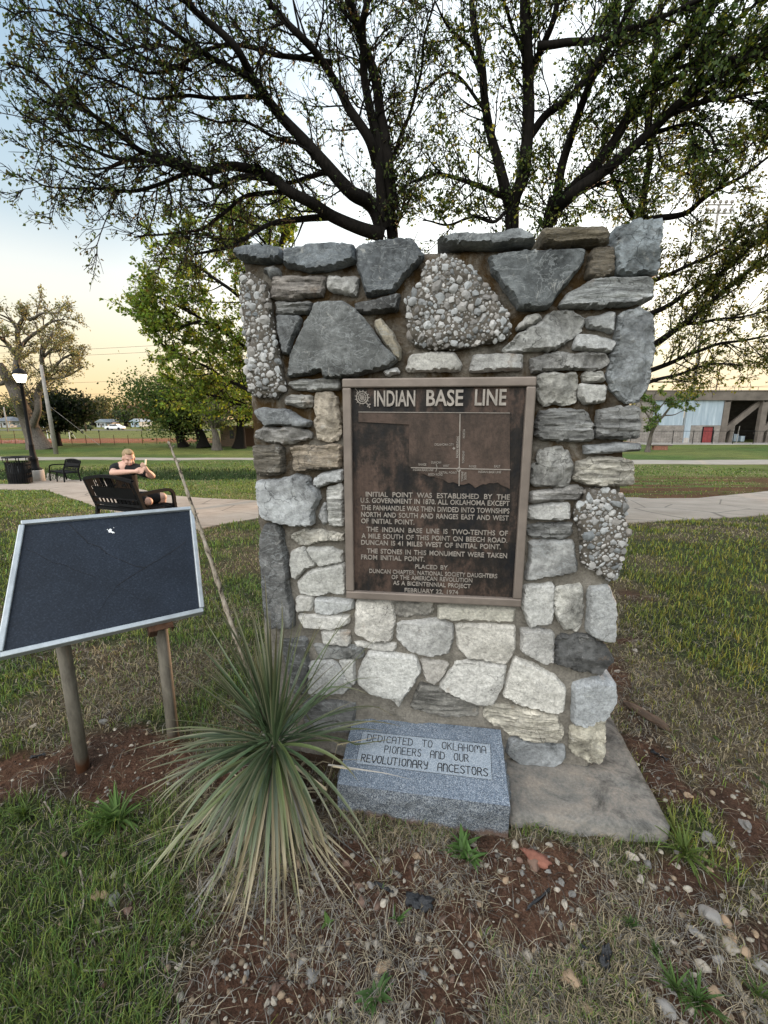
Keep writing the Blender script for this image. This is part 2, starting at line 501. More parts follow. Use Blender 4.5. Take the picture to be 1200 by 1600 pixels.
M['pale_concrete'] = plain('pale_concrete', (.40, .37, .34), .9, 0, .15, 1.5)
sheet('far_path', [(-200, 719.5), (200, 719), (420, 719), (700, 721), (985, 725.5), (1400, 726), (1400, 719.5), (985, 719.3), (700, 718), (420, 716), (200, 715.6), (-200, 714.5)],
      plain('worn_path', (.30, .265, .225), .9, 0, .15, 1.0), 'narrow pale path crossing the far lawn', 'path', .03, 1.5)
M['road'] = plain('road', (.16, .155, .15), .9, 0, .2, .4)
yr = 108.0
mb = MB(); mb.add([(-400, yr, -1.12), (400, yr, -1.12), (400, yr + 7, -1.11), (-400, yr + 7, -1.11)], [(0, 1, 2, 3)])
tag(mb.build('road', M['road']), 'grey street beyond the sports field', 'road', None, 'structure')

# ------------------------------------------------------------ the monument
YAW = R(7)
FOOT = onz(935, 1195, 0.07)
UX = np.array([math.cos(YAW), -math.sin(YAW), 0]); UY = np.array([math.sin(YAW), math.cos(YAW), 0])
MO = FOOT - UX * .73; MO[2] = 0
def wl(px, py, y=-.03):
    """wall-local (x, z) of a pixel on the plane y = const"""
    d = ray(px, py); c = np.array([0, 0, EYE]); P = MO + UY * y
    w = c + d * (((P - c) @ UY) / (d @ UY))
    return np.array([(w - MO) @ UX, w[2]])

mon = thing('stone_monument', 'tall fieldstone monument wall holding a bronze plaque, on a concrete footing', 'monument', tuple(MO), -YAW)

a = N('mortar', 0.95, 0, 0.1); co = a.coord()
f = a.noise(co, 9, 6, 0.65); g = a.noise(co, 90, 5, 0.7)
c = a.ramp(f, [(0.3, (.15, .138, .12)), (0.7, (.31, .285, .25))])
c = a.mix(1.0, c, a.ramp(g, [(0.3, .7), (0.7, 1.25)]), 'MULTIPLY')
sp = a.n('ShaderNodeSeparateXYZ'); a.l(co, sp.inputs[0])
hz = a.ramp(a.math('MULTIPLY', sp.outputs['Z'], .45), [(0.36, 0.0), (0.66, 1.0)])
li = a.ramp(a.noise(co, 5.5, 7, 0.7, .6), [(0.40, 0.0), (0.56, 1.0)])
c = a.mix(a.math('MULTIPLY', hz, li), c, (.068, .042, .018))
dk = a.ramp(a.noise(co, 3.5, 7, 0.7), [(0.45, 1.0), (0.65, .38)])
c = a.mix(hz, c, a.mix(1.0, c, dk, 'MULTIPLY'))
a.col(c); a.bump(a.math('ADD', a.noise(co, 55, 6, .7), a.noise(co, 180, 3, .7)), 0.8, 0.012); M['mortar'] = a.m

def stone_mat(name, kind):
    a = N(name, 0.85, 0, 0.25)
    co = a.coord((1, 1, 1), True)
    cs = a.coord((1, 1, 7) if kind == 'l' else (1, 1, 1), True)
    oi = a.n('ShaderNodeObjectInfo')
    f = a.noise(cs, 7 if kind != 'w' else 16, 8, 0.68, .35); g = a.noise(co, 55 if kind != 'w' else 85, 6, 0.75); b = a.noise(co, 3.2, 5, .6)
    c = a.mix(1.0, oi.outputs['Color'], a.ramp(f, [(0.30, .72), (0.5, 1.0), (0.7, 1.18)] if kind == 'w' else [(0.30, .32), (0.5, 1.0), (0.68, 1.6)]), 'MULTIPLY')
    c = a.mix(1.0, c, a.ramp(g, [(0.3, .58), (0.7, 1.35)]), 'MULTIPLY')
    # dark weathering blotches, pale lime scars and fine cracks of the rock itself
    c = a.mix(1.0, c, a.ramp(b, [(0.36, .78 if kind == 'w' else .55), (0.52, 1.0)]), 'MULTIPLY')
    sc = a.ramp(a.noise(co, 16, 7, .75, .8), [(0.60, 0.0), (0.68, 1.0)])
    c = a.mix(a.math('MULTIPLY', sc, .55), c, (.50, .49, .46))
    v = a.n('ShaderNodeTexVoronoi', feature='DISTANCE_TO_EDGE'); v.inputs['Scale'].default_value = 9 if kind != 'w' else 13
    wp = a.n('ShaderNodeVectorMath', operation='ADD'); nz = a.n('ShaderNodeTexNoise'); nz.inputs['Scale'].default_value = 9; nz.inputs['Detail'].default_value = 4
    a.l(co, nz.inputs['Vector']); ml = a.n('ShaderNodeVectorMath', operation='SCALE'); ml.inputs['Scale'].default_value = .14
    a.l(nz.outputs['Color'], ml.inputs[0]); a.l(co, wp.inputs[0]); a.l(ml.outputs[0], wp.inputs[1]); a.l(wp.outputs[0], v.inputs['Vector'])
    cr = a.ramp(v.outputs['Distance'], [(0.0, .30), (0.016, 1.0)])
    cm = a.ramp(a.noise(co, 4, 3, .5), [(0.48, 0.0), (0.6, 1.0)])
    c = a.mix(cm, c, a.mix(1.0, c, cr, 'MULTIPLY'))
    vn_ = a.n('ShaderNodeTexNoise'); vn_.inputs['Scale'].default_value = 7 if kind == 's' else 11; vn_.inputs['Detail'].default_value = 8; vn_.inputs['Roughness'].default_value = .62; vn_.inputs['Distortion'].default_value = 1.4
    a.l(a.coord((1, 1, 2.2), True), vn_.inputs['Vector'])
    vv_ = a.ramp(a.math('ABSOLUTE', a.math('SUBTRACT', vn_.outputs['Fac'], .5), 0), [(0.0, 1.0), (0.022, 0.0)])
    c = a.mix(a.math('MULTIPLY', vv_, .45 if kind == 's' else .4), c, (.34, .36, .37) if kind == 's' else (.16, .155, .15))
    rs = a.ramp(a.noise(co, 6, 5, .65), [(0.62, 0.0), (0.74, .6)])
    if kind != 's': c = a.mix(rs, c, (.22, .14, .075))
    a.col(c)
    hh = a.math('ADD', f, a.math('MULTIPLY', g, .55))
    a.bump(hh, {'s': .6, 'w': .75, 'r': 1.0, 'l': 1.0}[kind], .022 if kind != 'w' else .014)
    return a.m
for k in 'srlw': M['stone_' + k] = stone_mat('stone_' + k, k)
a = N('pudding', 0.85, 0, .25); co = a.coord()
ge = a.n('ShaderNodeAttribute', attribute_name='tint')
g = a.noise(co, 60, 6, .7)
c = a.mix(1.0, ge.outputs['Color'], a.ramp(g, [(0.25, .6), (0.7, 1.2)]), 'MULTIPLY')
a.col(c); a.bump(g, .6, .006); M['pudding'] = a.m

def smooth_poly(P, it=1, w=.16):
    for _ in range(it):
        out = []
        n = len(P)
        for i in range(n):
            a0 = P[i - 1]; b = P[i]; c0 = P[(i + 1) % n]
            out += [b + (a0 - b) * w, b + (c0 - b) * w]
        P = np.array(out)
    return P

def stone_geo(poly, seed, kind, h, back, s=.0085):
    rng = np.random.default_rng(seed)
    P = resample(smooth_poly(np.asarray(poly, float), 1, .07), s)
    tg0 = np.roll(P, -1, 0) - np.roll(P, 1, 0); tg0 /= np.hypot(*tg0.T)[:, None] + 1e-9; no0 = np.stack([tg0[:, 1], -tg0[:, 0]], 1)
    if np.sum((P - P.mean(0)) * no0) < 0: no0 = -no0
    P = P + no0 * .0035
    c0 = P.mean(0)
    if kind != 'c':      # broken, not water-worn: short straight chipped runs along the outline
        st_ = rng.uniform(.025, .06) if kind != 's' else rng.uniform(.05, .09); LP_ = np.r_[0, np.cumsum(np.hypot(*np.diff(P, axis=0).T))]
        kn = np.arange(0, LP_[-1] + st_, st_) + rng.uniform(-.3, .3) * st_; of_ = rng.uniform(-.002, .006, len(kn)) * (.6 if kind == 'w' else 1)
        tg_ = np.roll(P, -1, 0) - np.roll(P, 1, 0); tg_ /= np.hypot(*tg_.T)[:, None] + 1e-9; no_ = np.stack([tg_[:, 1], -tg_[:, 0]], 1)
        if np.sum((P - c0) * no_) < 0: no_ = -no_
        P = P + no_ * np.interp(LP_, kn, of_)[:, None]
    jit = {'s': .004, 'w': .0035, 'r': .008, 'l': .006, 'c': .008}[kind]
    for i in range(len(P)):
        q = P[i]; d = q - c0; d = d / (np.hypot(*d) + 1e-9)
        P[i] = q + d * jit * (noise.noise(Vector((q[0] * 38, q[1] * 38, seed))) + .8 * noise.noise(Vector((q[0] * 110, q[1] * 110, seed + 9))) - .2)
    V2, F, n = fill(P, s, rng)
    D = bdist(P, V2); D[:n] = 0
    w = {'s': .011, 'w': .010, 'r': .013, 'l': .010, 'c': .05}[kind]
    size = math.sqrt(np.prod(P.max(0) - P.min(0)))
    prof = np.clip(D / w, 0, 1); prof = .45 + .55 * np.sqrt(1 - (1 - prof) ** 2)
    nf = {'s': 3, 'w': 3, 'r': 6, 'l': 4, 'c': 1}[kind]; tl = {'s': .09, 'w': .13, 'r': .36, 'l': .2, 'c': .02}[kind]
    pl = np.min([rng.uniform(-tl, tl) * (V2[:, 0] - c0[0]) + rng.uniform(-tl, tl) * (V2[:, 1] - c0[1]) + rng.uniform(0, .012) * (k > 0) for k in range(nf)], axis=0)
    pl = np.clip(pl, -.025, .02)
    out = np.zeros(len(V2))
    for i, (x, z) in enumerate(V2):
        a1 = noise.fractal(Vector((x * 9, z * 9, seed)), 1.0, 2.0, 3)
        if kind == 'l': b1 = noise.fractal(Vector((x * 8, z * 75, seed + 3)), .8, 2.0, 3)
        else: b1 = noise.fractal(Vector((x * 34, z * 34, seed + 3)), .8, 2.0, 3)
        out[i] = a1 * {'s': .004, 'w': .0045, 'r': .010, 'l': .006, 'c': .012}[kind] + b1 * {'s': .0018, 'w': .0028, 'r': .007, 'l': .0085, 'c': .006}[kind]
        if kind == 'r': out[i] += .010 * (abs(noise.noise(Vector((x * 15, z * 15, seed + 20)))) - .25)
    y = -(h * prof + (pl + out) * np.clip(D / .012, .15, 1))
    V = [(p[0], q, p[1]) for p, q in zip(V2, y)]
    b = len(V)
    V += [(p[0], back, p[1]) for p in P]
    F = list(F) + [(i, (i + 1) % n, b + (i + 1) % n, b + i) for i in range(n)] + [tuple(range(b, b + n))]
    return V, F, V2, y, P

STONE_N = [0]
def stone(poly, kind, tint, h=.04, back=.05, label=None, parent=mon, xf=None):
    STONE_N[0] += 1; sd = STONE_N[0]
    V, F, V2, y, P = stone_geo(poly, sd, kind if kind != 'c' else 'c', h, back)
    if kind != 'c':
        mb = MB(); mb.add(V if xf is None else [xf(q) for q in V], F)
        o = mb.build('stone', M['stone_' + kind], parent, True, label=label)
        o.data.set_sharp_from_angle(angle=R(34))
        k = 0.9 + 0.2 * hash2(np.array([sd]), np.array([3]), 1)[0]
        if kind in 'rl' and max(tint) > .2: k *= 1.22
        if kind == 'w': k *= 1.12; tint = tuple(.55 * v + .45 * (sum(tint) / 3) for v in tint)
        o.color = (tint[0] * k, tint[1] * k, tint[2] * k, 1)
        return o
    # pudding stone: a matrix full of pale pebbles
    rng = np.random.default_rng(sd)
    Vs = [np.array(V)]; Fs = [[tuple(f) for f in F]]; Cs = [np.tile(np.array((.100, .088, .074)), (len(V), 1))]
    nb = len(V)
    lo = P.min(0); hi = P.max(0); pts = []
    area = np.prod(hi - lo)
    for r0, r1, tries in ((.012, .018, int(area * 2500)), (.008, .012, int(area * 16000)), (.005, .008, int(area * 70000)), (.0035, .006, int(area * 90000))):
        Q = rng.uniform(lo, hi, (tries, 2)); rr = rng.uniform(r0, r1, tries)
        ok = inside(P, Q) ; Q = Q[ok]; rr = rr[ok]
        if not len(Q): continue
        dq = bdist(P, Q)
        for q, r_, d_ in zip(Q, rr, dq):
            if d_ < r_ * .3: continue
            if all((q[0] - t[0]) ** 2 + (q[1] - t[1]) ** 2 > ((r_ + t[2]) * .80) ** 2 for t in pts): pts.append((q[0], q[1], r_))
    iv, if_ = ico(2); iv1, if1 = ico(1)
    for q0, q1, r_ in pts:
        j = np.argmin((V2[:, 0] - q0) ** 2 + (V2[:, 1] - q1) ** 2)
        yy = y[j]; v0, f0 = (iv, if_) if r_ > .009 else (iv1, if1)
        e = rng.uniform(.65, 1.25, 3); an = rng.uniform(0, PI); ca, sa = math.cos(an), math.sin(an)
        off = rng.uniform(0, 50)
        vv = []
        for t in v0:
            k = 1 + .5 * noise.noise(Vector(t) * 1.5 + Vector((off, off, off))) - .18 * max(0, noise.noise(Vector(t) * 2.6 + Vector((off, 3, off))))
            x_, y_, z_ = t[0] * e[0] * k, t[1] * .62 * k, t[2] * e[2] * k
            vv.append((q0 + r_ * (x_ * ca - z_ * sa), yy + r_ * .22 + r_ * y_, q1 + r_ * (x_ * sa + z_ * ca)))
        Vs.append(np.array(vv)); Fs.append([tuple(i + nb for i in t) for t in f0]); nb += len(vv)
        g_ = rng.uniform(.16, .46); wm = rng.uniform(-.012, .018)
        Cs.append(np.tile(np.array((g_ + wm, g_, g_ - wm * .8)), (len(vv), 1)))
    VV = np.vstack(Vs); FF = sum(Fs, [])
    me = bpy.data.meshes.new('stone'); me.from_pydata([tuple(q) if xf is None else xf(tuple(q)) for q in VV], [], FF)
    at2 = me.color_attributes.new('tint', 'FLOAT_COLOR', 'POINT')
    cc = np.ones((len(VV), 4), np.float32); cc[:, :3] = np.vstack(Cs); at2.data.foreach_set('color', cc.ravel())
    o = link('stone', me, M['pudding'], parent, True); me.set_sharp_from_angle(angle=R(28))
    if label: o['label'] = label
    return o

DK = (.135, .15, .165); MD = (.23, .24, .245); LT = (.37, .365, .35); WH = (.50, .475, .43); BR = (.20, .165, .125); BL = (.30, .33, .36)
# outlines measured on enlargements of the photograph: (origin x, origin y, pixels per unit)
AA = (360, 330, .28333); CC = (680, 330, .3); DD = (380, 600, .2187); EE = (800, 560, .2374); FF_ = (430, 900, .45833)
ST = [
 (AA, 's', DK, .05, '25,200 150,192 280,200 283,262 190,268 50,255 25,235'),
 (AA, 's', DK, .05, '300,215 420,185 675,178 690,270 560,305 420,320 295,295'),
 (AA, 's', (.12, .13, .14), .045, '700,195 860,150 1000,150 1065,240 1000,310 960,350 900,435 750,458 735,400 705,310'),
 (AA, 'r', MD, .03, '178,320 230,295 262,300 262,345 222,362'),
 (AA, 'l', (.27, .245, .225), .035, '235,355 520,350 500,455 440,468 300,475 212,465'),
 (AA, 'r', (.33, .325, .315), .035, '530,355 695,360 680,462 525,420'),
 (AA, 'l', (.19, .19, .185), .03, '245,500 440,497 420,558 248,560'),
 (AA, 's', (.15, .155, .16), .035, '247,572 380,580 355,660 325,720 310,780 285,780 255,670'),
 (AA, 's', (.14, .145, .145), .05, '470,505 620,500 700,560 780,660 830,740 915,815 850,860 700,905 515,918 500,870 430,900 308,915 340,780 400,650'),
 (AA, 's', (.09, .09, .09), .04, '690,510 930,452 918,540 760,555 695,545'),
 (AA, 's', (.36, .32, .25), .04, '800,600 830,592 890,660 930,750 930,815 910,815 850,725 810,650'),
 (AA, 'w', (.48, .48, .47), .03, '838,880 915,862 930,885 870,903'),
 (AA, 'l', (.26, .26, .25), .03, '315,950 400,925 585,922 590,980 480,985 340,970'),
 (AA, 'l', (.33, .32, .30), .03, '300,1035 330,1018 440,1020 437,1072 380,1075 300,1055'),
 (AA, 'c', MD, .05, '60,340 120,345 190,400 215,500 225,600 245,700 270,820 300,990 250,1030 180,1010 150,1030 95,990 85,880 100,780 80,700 65,560 55,420'),
 (DD, 'r', (.31, .27, .22), .035, '515,60 600,52 665,95 680,200 685,370 660,415 600,405 520,385 505,200'),
 (DD, 's', (.23, .24, .25), .05, '80,195 140,170 200,185 290,178 350,205 400,245 470,270 468,300 380,305 300,290 200,285 160,300 110,245'),
 (DD, 'r', (.24, .23, .22), .045, '72,340 140,305 220,325 350,305 490,350 490,385 350,415 180,412 85,385'),
 (DD, 'l', (.13, .115, .095), .045, '65,440 270,440 278,640 170,650 100,640 75,560'),
 (DD, 'l', (.27, .225, .175), .045, '330,450 690,440 690,600 550,610 450,620 355,610 345,510'),
 (DD, 's', (.36, .37, .38), .05, '100,700 270,680 370,655 460,675 465,735 520,760 540,820 500,900 490,1010 400,1010 220,990 125,950 100,830'),
 (DD, 'w', (.40, .41, .42), .035, '500,680 570,640 700,620 700,690 600,715 520,740 495,720'),
 (DD, 'l', (.36, .355, .34), .03, '590,745 700,715 712,1020 690,1028 605,1010'),
 (DD, 's', (.28, .28, .28), .025, '580,850 590,990 570,1010 535,950'),
 (DD, 's', (.125, .125, .125), .05, '150,1010 240,1005 275,1060 300,1250 320,1450 345,1600 350,1740 180,1740 150,1600 130,1330 115,1200 120,1080'),
 (DD, 'r', (.36, .34, .30), .035, '330,1090 430,1055 560,1050 700,1080 700,1120 560,1130 450,1150 390,1140 335,1110'),
 (DD, 'w', (.43, .42, .38), .035, '335,1200 420,1175 512,1300 430,1335 375,1405 345,1380 328,1270'),
 (DD, 'w', (.44, .43, .39), .035, '446,1185 620,1175 705,1210 710,1275 530,1303'),
 (DD, 'w', (.44, .43, .39), .035, '385,1420 455,1350 560,1318 722,1290 728,1510 600,1500 500,1520 400,1505'),
 (FF_, 'w', WH, .03, '68,75 125,72 122,125 70,128'),
 (FF_, 'w', (.46, .47, .47), .03, '135,82 262,85 268,115 200,135 132,130'),
 (FF_, 'w', WH, .03, '75,137 130,139 250,143 250,165 190,185 90,180'),
 (FF_, 'w', WH, .03, '155,195 252,193 250,245 160,235'),
 (FF_, 'w', (.50, .46, .40), .035, '275,85 395,90 408,160 390,226 330,229 272,198'),
 (FF_, 'w', WH, .025, '270,233 410,240 405,260 330,255 275,243'),
 (FF_, 'r', (.36, .34, .31), .03, '405,90 535,92 540,135 460,143 402,135'),
 (FF_, 'w', (.50, .46, .36), .03, '555,105 820,115 815,160 640,155 555,150'),
 (FF_, 'w', (.40, .39, .37), .035, '415,165 555,153 608,175 605,235 590,270 530,278 460,262 415,220'),
 (FF_, 'w', (.50, .46, .39), .035, '615,170 815,175 820,250 790,308 660,285 625,250'),
 (FF_, 's', (.20, .20, .195), .025, '130,243 295,250 295,285 150,288'),
 (FF_, 'w', (.42, .42, .41), .035, '110,300 200,294 230,330 258,380 230,405 110,410'),
 (FF_, 'w', (.44, .43, .40), .03, '215,295 268,290 270,375 245,360'),
 (FF_, 'w', (.47, .46, .43), .04, '320,260 480,280 497,330 470,370 430,425 370,415 320,400 280,365 285,330'),
 (FF_, 'w', (.40, .36, .31), .03, '495,290 595,305 570,350 540,375 515,360'),
 (FF_, 'w', (.46, .44, .40), .035, '620,300 660,297 788,312 780,370 745,440 690,440 610,410 558,385'),
 (FF_, 'l', (.25, .24, .22), .03, '495,373 530,380 600,413 690,450 690,485 560,480 460,455'),
 (FF_, 'w', (.53, .50, .44), .04, '820,285 870,300 960,350 990,385 985,470 940,468 830,440 780,415 790,360'),
 (FF_, 'l', (.45, .42, .36), .035, '710,445 800,452 960,484 985,530 980,570 900,572 800,545 715,490'),
 (FF_, 's', (.24, .25, .26), .03, '800,560 900,576 990,590 990,630 930,665 850,655 790,610'),
 (FF_, 'w', (.36, .39, .42), .045, '1015,375 1100,355 1162,370 1165,420 1130,490 1060,515 1015,505'),
 (FF_, 'r', (.44, .41, .34), .04, '1010,518 1130,500 1130,560 1115,640 1080,645 1010,600'),
 (FF_, 'w', (.43, .41, .38), .04, '840,185 900,185 950,200 953,300 930,305 840,260'),
 (FF_, 'r', (.09, .09, .09), .045, '960,215 1060,205 1140,250 1155,290 1110,335 1040,330 960,305'),
 (FF_, 'w', (.47, .46, .43), .035, '850,35 955,30 945,165 900,170 870,180 845,110'),
 (FF_, 'r', (.42, .41, .38), .035, '960,45 1050,35 1050,150 1030,195 985,185 955,130'),
 (FF_, 'w', (.34, .35, .35), .045, '1075,45 1140,38 1165,100 1160,225 1110,220 1065,195'),
 (FF_, 'w', WH, .02, '390,425 435,425 420,455'),
 ((0, 0, 1), 's', (.11, .11, .11), .03, '438,1002 476,1000 482,1045 478,1085 456,1088'),
 ((0, 0, 1), 's', (.13, .13, .13), .03, '470,1096 520,1098 556,1104 552,1146 480,1148'),
 (EE, 'r', (.42, .41, .38), .04, '175,110 300,95 430,100 430,290 350,305 210,305 180,250'),
 (EE, 'l', (.40, .39, .36), .035, '490,95 600,90 620,140 490,145'),
 (EE, 'w', (.42, .41, .38), .04, '455,170 628,178 605,285 490,295 452,250'),
 (EE, 'l', (.25, .25, .245), .045, '180,350 350,325 486,345 541,440 541,530 420,545 200,535 155,500'),
 (EE, 'l', (.23, .23, .225), .045, '570,345 680,320 855,325 850,400 835,520 700,525 560,528 565,440'),
 (EE, 's', (.33, .34, .35), .045, '490,580 650,568 850,565 850,605 740,615 640,625 490,630'),
 (EE, 'r', (.33, .325, .31), .04, '180,600 330,590 375,610 405,700 390,820 350,858 290,850 140,835 140,710 180,700'),
 (EE, 'l', (.34, .32, .28), .045, '435,690 520,660 640,655 720,655 810,685 800,830 740,845 520,830 415,790'),
 (EE, 'l', (.27, .26, .25), .03, '130,890 300,870 440,840 480,860 450,925 300,940 130,950'),
 (EE, 'w', (.40, .39, .37), .03, '115,990 220,965 385,965 388,1060 320,1070 115,1055'),
 (EE, 'l', (.25, .25, .245), .03, '110,1110 400,1092 405,1160 330,1195 150,1185 105,1165'),
 (EE, 's', (.37, .37, .365), .035, '125,1215 300,1205 415,1205 420,1300 438,1405 380,1420 90,1468 115,1350'),
 (EE, 'c', MD, .05, '490,860 560,855 640,865 740,890 760,960 755,1150 740,1300 700,1450 650,1470 540,1400 460,1340 465,1200 440,1100 415,1050 430,960 480,930'),
 (CC, 's', (.21, .225, .235), .05, '10,140 150,115 330,112 440,95 510,125 520,160 430,160 300,175 80,172'),
 (CC, 'l', (.17, .145, .105), .045, '565,95 720,83 905,82 905,165 800,160 650,170 575,155'),
 (CC, 'r', (.21, .235, .25), .055, '950,90 1060,50 1170,40 1180,120 1170,270 1150,325 1050,330 950,315 945,200'),
 (CC, 's', (.12, .13, .135), .05, '285,235 450,210 600,200 780,195 770,260 650,410 590,505 440,505 370,410 300,310'),
 (CC, 'l', (.18, .155, .12), .04, '825,185 935,180 935,325 860,340 790,340'),
 (CC, 'l', (.27, .28, .28), .045, '650,490 700,430 780,380 860,345 1130,345 1140,445 1000,480 800,495'),
 (CC, 'w', (.33, .32, .29), .035, '425,610 480,540 540,530 560,555 500,595'),
 (CC, 'r', (.31, .31, .30), .04, '350,730 440,640 570,560 630,520 720,520 785,560 760,620 630,715 480,725'),
 (CC, 's', (.28, .285, .285), .035, '795,560 940,520 935,625 880,610 800,595'),
 (CC, 'w', (.33, .335, .335), .035, '720,710 750,645 840,645 945,680 920,730 800,720'),
 (CC, 'r', (.25, .265, .275), .05, '965,530 1080,495 1130,540 1145,650 1140,780 1110,920 1060,990 1000,1000 930,930 910,860 930,780 955,650'),
 (CC, 'c', MD, .05, '-133,533 -157,467 -83,367 -50,267 33,233 133,250 200,317 283,383 367,533 400,600 383,660 200,700 33,717 -100,700 -147,633'),
 (CC, 'w', (.36, .35, .33), .035, '180,835 205,750 380,740 458,745 455,815 330,830'),
 (CC, 'w', (.40, .38, .34), .035, '-155,830 -130,750 0,735 100,735 140,800 130,830'),
 (CC, 'r', (.29, .285, .275), .04, '500,765 640,735 900,740 910,780 880,815 520,830 505,800'),
]
LBL = {14: 'tall column of clotted pale pebbles at the left edge', 8: 'large dark triangular stone split by a crack', 2: 'large smooth dark slate stone at the top',
       24: 'tall narrow dark slate stone behind the yucca', 52: 'blackened rough stone', 74: 'brown layered capstone', 76: 'dark wedge-shaped slate stone'}
for k, (fr, kind, tint, h, s) in enumerate(ST):
    pts = np.array([wl(fr[0] + float(q.split(',')[0]) * fr[2], fr[1] + float(q.split(',')[1]) * fr[2]) for q in s.split()])
    edge = pts[:, 0].min() < -.66 or pts[:, 0].max() > .66
    top = pts[:, 1].max() > 2.0
    lb = LBL.get(k)
    if kind == 'c' and lb is None: lb = 'conglomerate stone full of pale pebbles'
    stone(pts, kind, tint, h, .22 if edge else (.2 if top else .05), lb)

# mortar body
mb = MB(); rng = np.random.default_rng(4)
gx = np.linspace(-.715, .70, 96); gz_ = np.linspace(-.06, 2.075, 140)
V = []
for z in gz_:
    for x in gx:
        e = min(x + .715, .70 - x, 2.075 - z)
        yy = .004 - .010 * (1 - float(sst(.5, 1.2, z))) + .011 * noise.fractal(Vector((x * 11, z * 11, 2)), 1, 2, 3) + .005 * noise.noise(Vector((x * 60, z * 60, 5)))
        yy += .02 * (1 - min(1, max(0, e) / .03)) ** 2
        V.append((x + .006 * noise.noise(Vector((z * 20, x, 1))), yy, z))
nxg = len(gx); F = [(j * nxg + i, j * nxg + i + 1, (j + 1) * nxg + i + 1, (j + 1) * nxg + i) for j in range(len(gz_) - 1) for i in range(nxg - 1)]
b = len(V)
ring = [i for i in range(nxg)] + [j * nxg + nxg - 1 for j in range(1, len(gz_))] + [(len(gz_) - 1) * nxg + i for i in range(nxg - 2, -1, -1)] + [j * nxg for j in range(len(gz_) - 2, 0, -1)]
V += [(V[i][0], .42, V[i][2]) for i in ring]; n = len(ring)
F += [(ring[i], ring[(i + 1) % n], b + (i + 1) % n, b + i) for i in range(n)] + [tuple(range(b, b + n))]
mb.add(V, F); mb.build('mortar_core', M['mortar'], mon, True)
# stones on the two ends of the wall
rng = np.random.default_rng(12)
for sx in (-1, 1):
    z = .08
    while z < 2.0:
        hh = rng.uniform(.22, .36); y0 = .235 + rng.uniform(0, .02); y1 = .415
        poly = [(y0, z + .01), (y1, z + rng.uniform(0, .03)), (y1 - rng.uniform(0, .02), min(2.05, z + hh - .02)), (y0 + rng.uniform(0, .02), min(2.05, z + hh - .03))]
        X0 = -.715 if sx < 0 else .70
        stone(poly, 'swrl'[int(rng.integers(4))], (.28, .28, .27), .03, .05, None, mon, (lambda q, s=sx, X=X0: (X - s * q[1], q[0], q[2])))
        z += hh

# concrete footing under the wall
M['footing'] = None
a = N('footing', .92, 0, .15); co = a.coord()
f = a.noise(co, 5.5, 8, .74, .4); g = a.noise(co, 90, 5, .75)
c = a.ramp(f, [(0.38, (.065, .064, .060)), (0.50, (.165, .157, .145)), (0.66, (.27, .235, .20))])
c = a.mix(1.0, c, a.ramp(g, [(0.3, .75), (0.7, 1.2)]), 'MULTIPLY')
a.col(c); a.bump(a.math('ADD', f, g), .5, .01); M['footing'] = a.m
def ml(w): 
    w = np.asarray(w, float); d = w - MO
    return np.array([d @ UX, d @ UY, w[2]])
fp = [ml(p)[:2] for p in ((.47, 1.372, 0), (1.032, 1.31, 0), (1.13, 1.98, 0), (1.18, 2.32, 0), (-.52, 2.53, 0), (-.58, 1.80, 0), (-.2, 1.74, 0), (.515, 1.66, 0))]
fp = resample(smooth_poly(np.array(fp), 1, .03), .02)
V2, F, n = fill(fp, .02)
zt = [.066 + .004 * noise.fractal(Vector((p[0] * 12, p[1] * 12, 0)), 1, 2, 3) for p in V2]
mb = MB(); mb.add([(p[0], p[1], q - (.006 if i < n else 0)) for i, (p, q) in enumerate(zip(V2, zt))], F)
b = len(mb.v); mb.v += [(p[0] * 1.0, p[1] - .004, -.08) for p in fp]
mb.f += [(i, (i + 1) % n, b + (i + 1) % n, b + i) for i in range(n)]
mb.build('footing', M['footing'], mon, True)

# ------------------------------------------------------------ bronze plaque (a part of the monument)
ZP = (530, 580, .26667)
def pq(zx, zy, y=-.045): return wl(ZP[0] + zx * ZP[2], ZP[1] + zy * ZP[2], y)
cTL, cTR, cBR, cBL = [wl(*q, -.05) for q in ((535, 592), (838, 588), (815, 948), (541, 935))]
PX0 = (cTL[0] + cBL[0]) / 2; PX1 = (cTR[0] + cBR[0]) / 2; PZ0 = (cBL[1] + cBR[1]) / 2; PZ1 = (cTL[1] + cTR[1]) / 2
a = N('bronze_plate', .6, .0, .25); co = a.coord()
f = a.noise(a.coord((1, 1, .6)), 5.5, 8, .72, .1); g = a.noise(co, 80, 5, .7)
c = a.ramp(f, [(0.41, (.006, .006, .008)), (0.50, (.018, .014, .012)), (0.57, (.066, .043, .034))])
cs = a.coord((9, 1, .8)); c = a.mix(1.0, c, a.ramp(a.noise(cs, 4, 5, .6), [(0.3, .6), (0.7, 1.25)]), 'MULTIPLY')
c = a.mix(1.0, c, a.ramp(g, [(0.3, .75), (0.7, 1.25)]), 'MULTIPLY')
a.col(c); a.bump(g, .5, .003); M['bronze_plate'] = a.m
a = N('bronze_map', .6, .0, .25); co = a.coord()
f = a.noise(a.coord((1, 1, .5)), 4.2, 8, .72, .1); g = a.noise(co, 80, 5, .7)
c = a.ramp(f, [(0.36, (.010, .009, .009)), (0.46, (.036, .026, .021)), (0.57, (.074, .050, .040))])
a.col(a.mix(1.0, c, a.ramp(g, [(0.3, .75), (0.7, 1.25)]), 'MULTIPLY')); a.bump(g, .5, .003); M['bronze_map'] = a.m
M['bronze_frame'] = plain('bronze_frame', (.19, .158, .138), .5, .3, .25, 6, .15)
M['bronze_letters'] = plain('bronze_letters', (.29, .26, .235), .5, .3, .25, 25, .1)
mb = MB(); mb.box(PX0 + .004, PX1 - .004, -.040, .012, PZ0 + .004, PZ1 - .004)
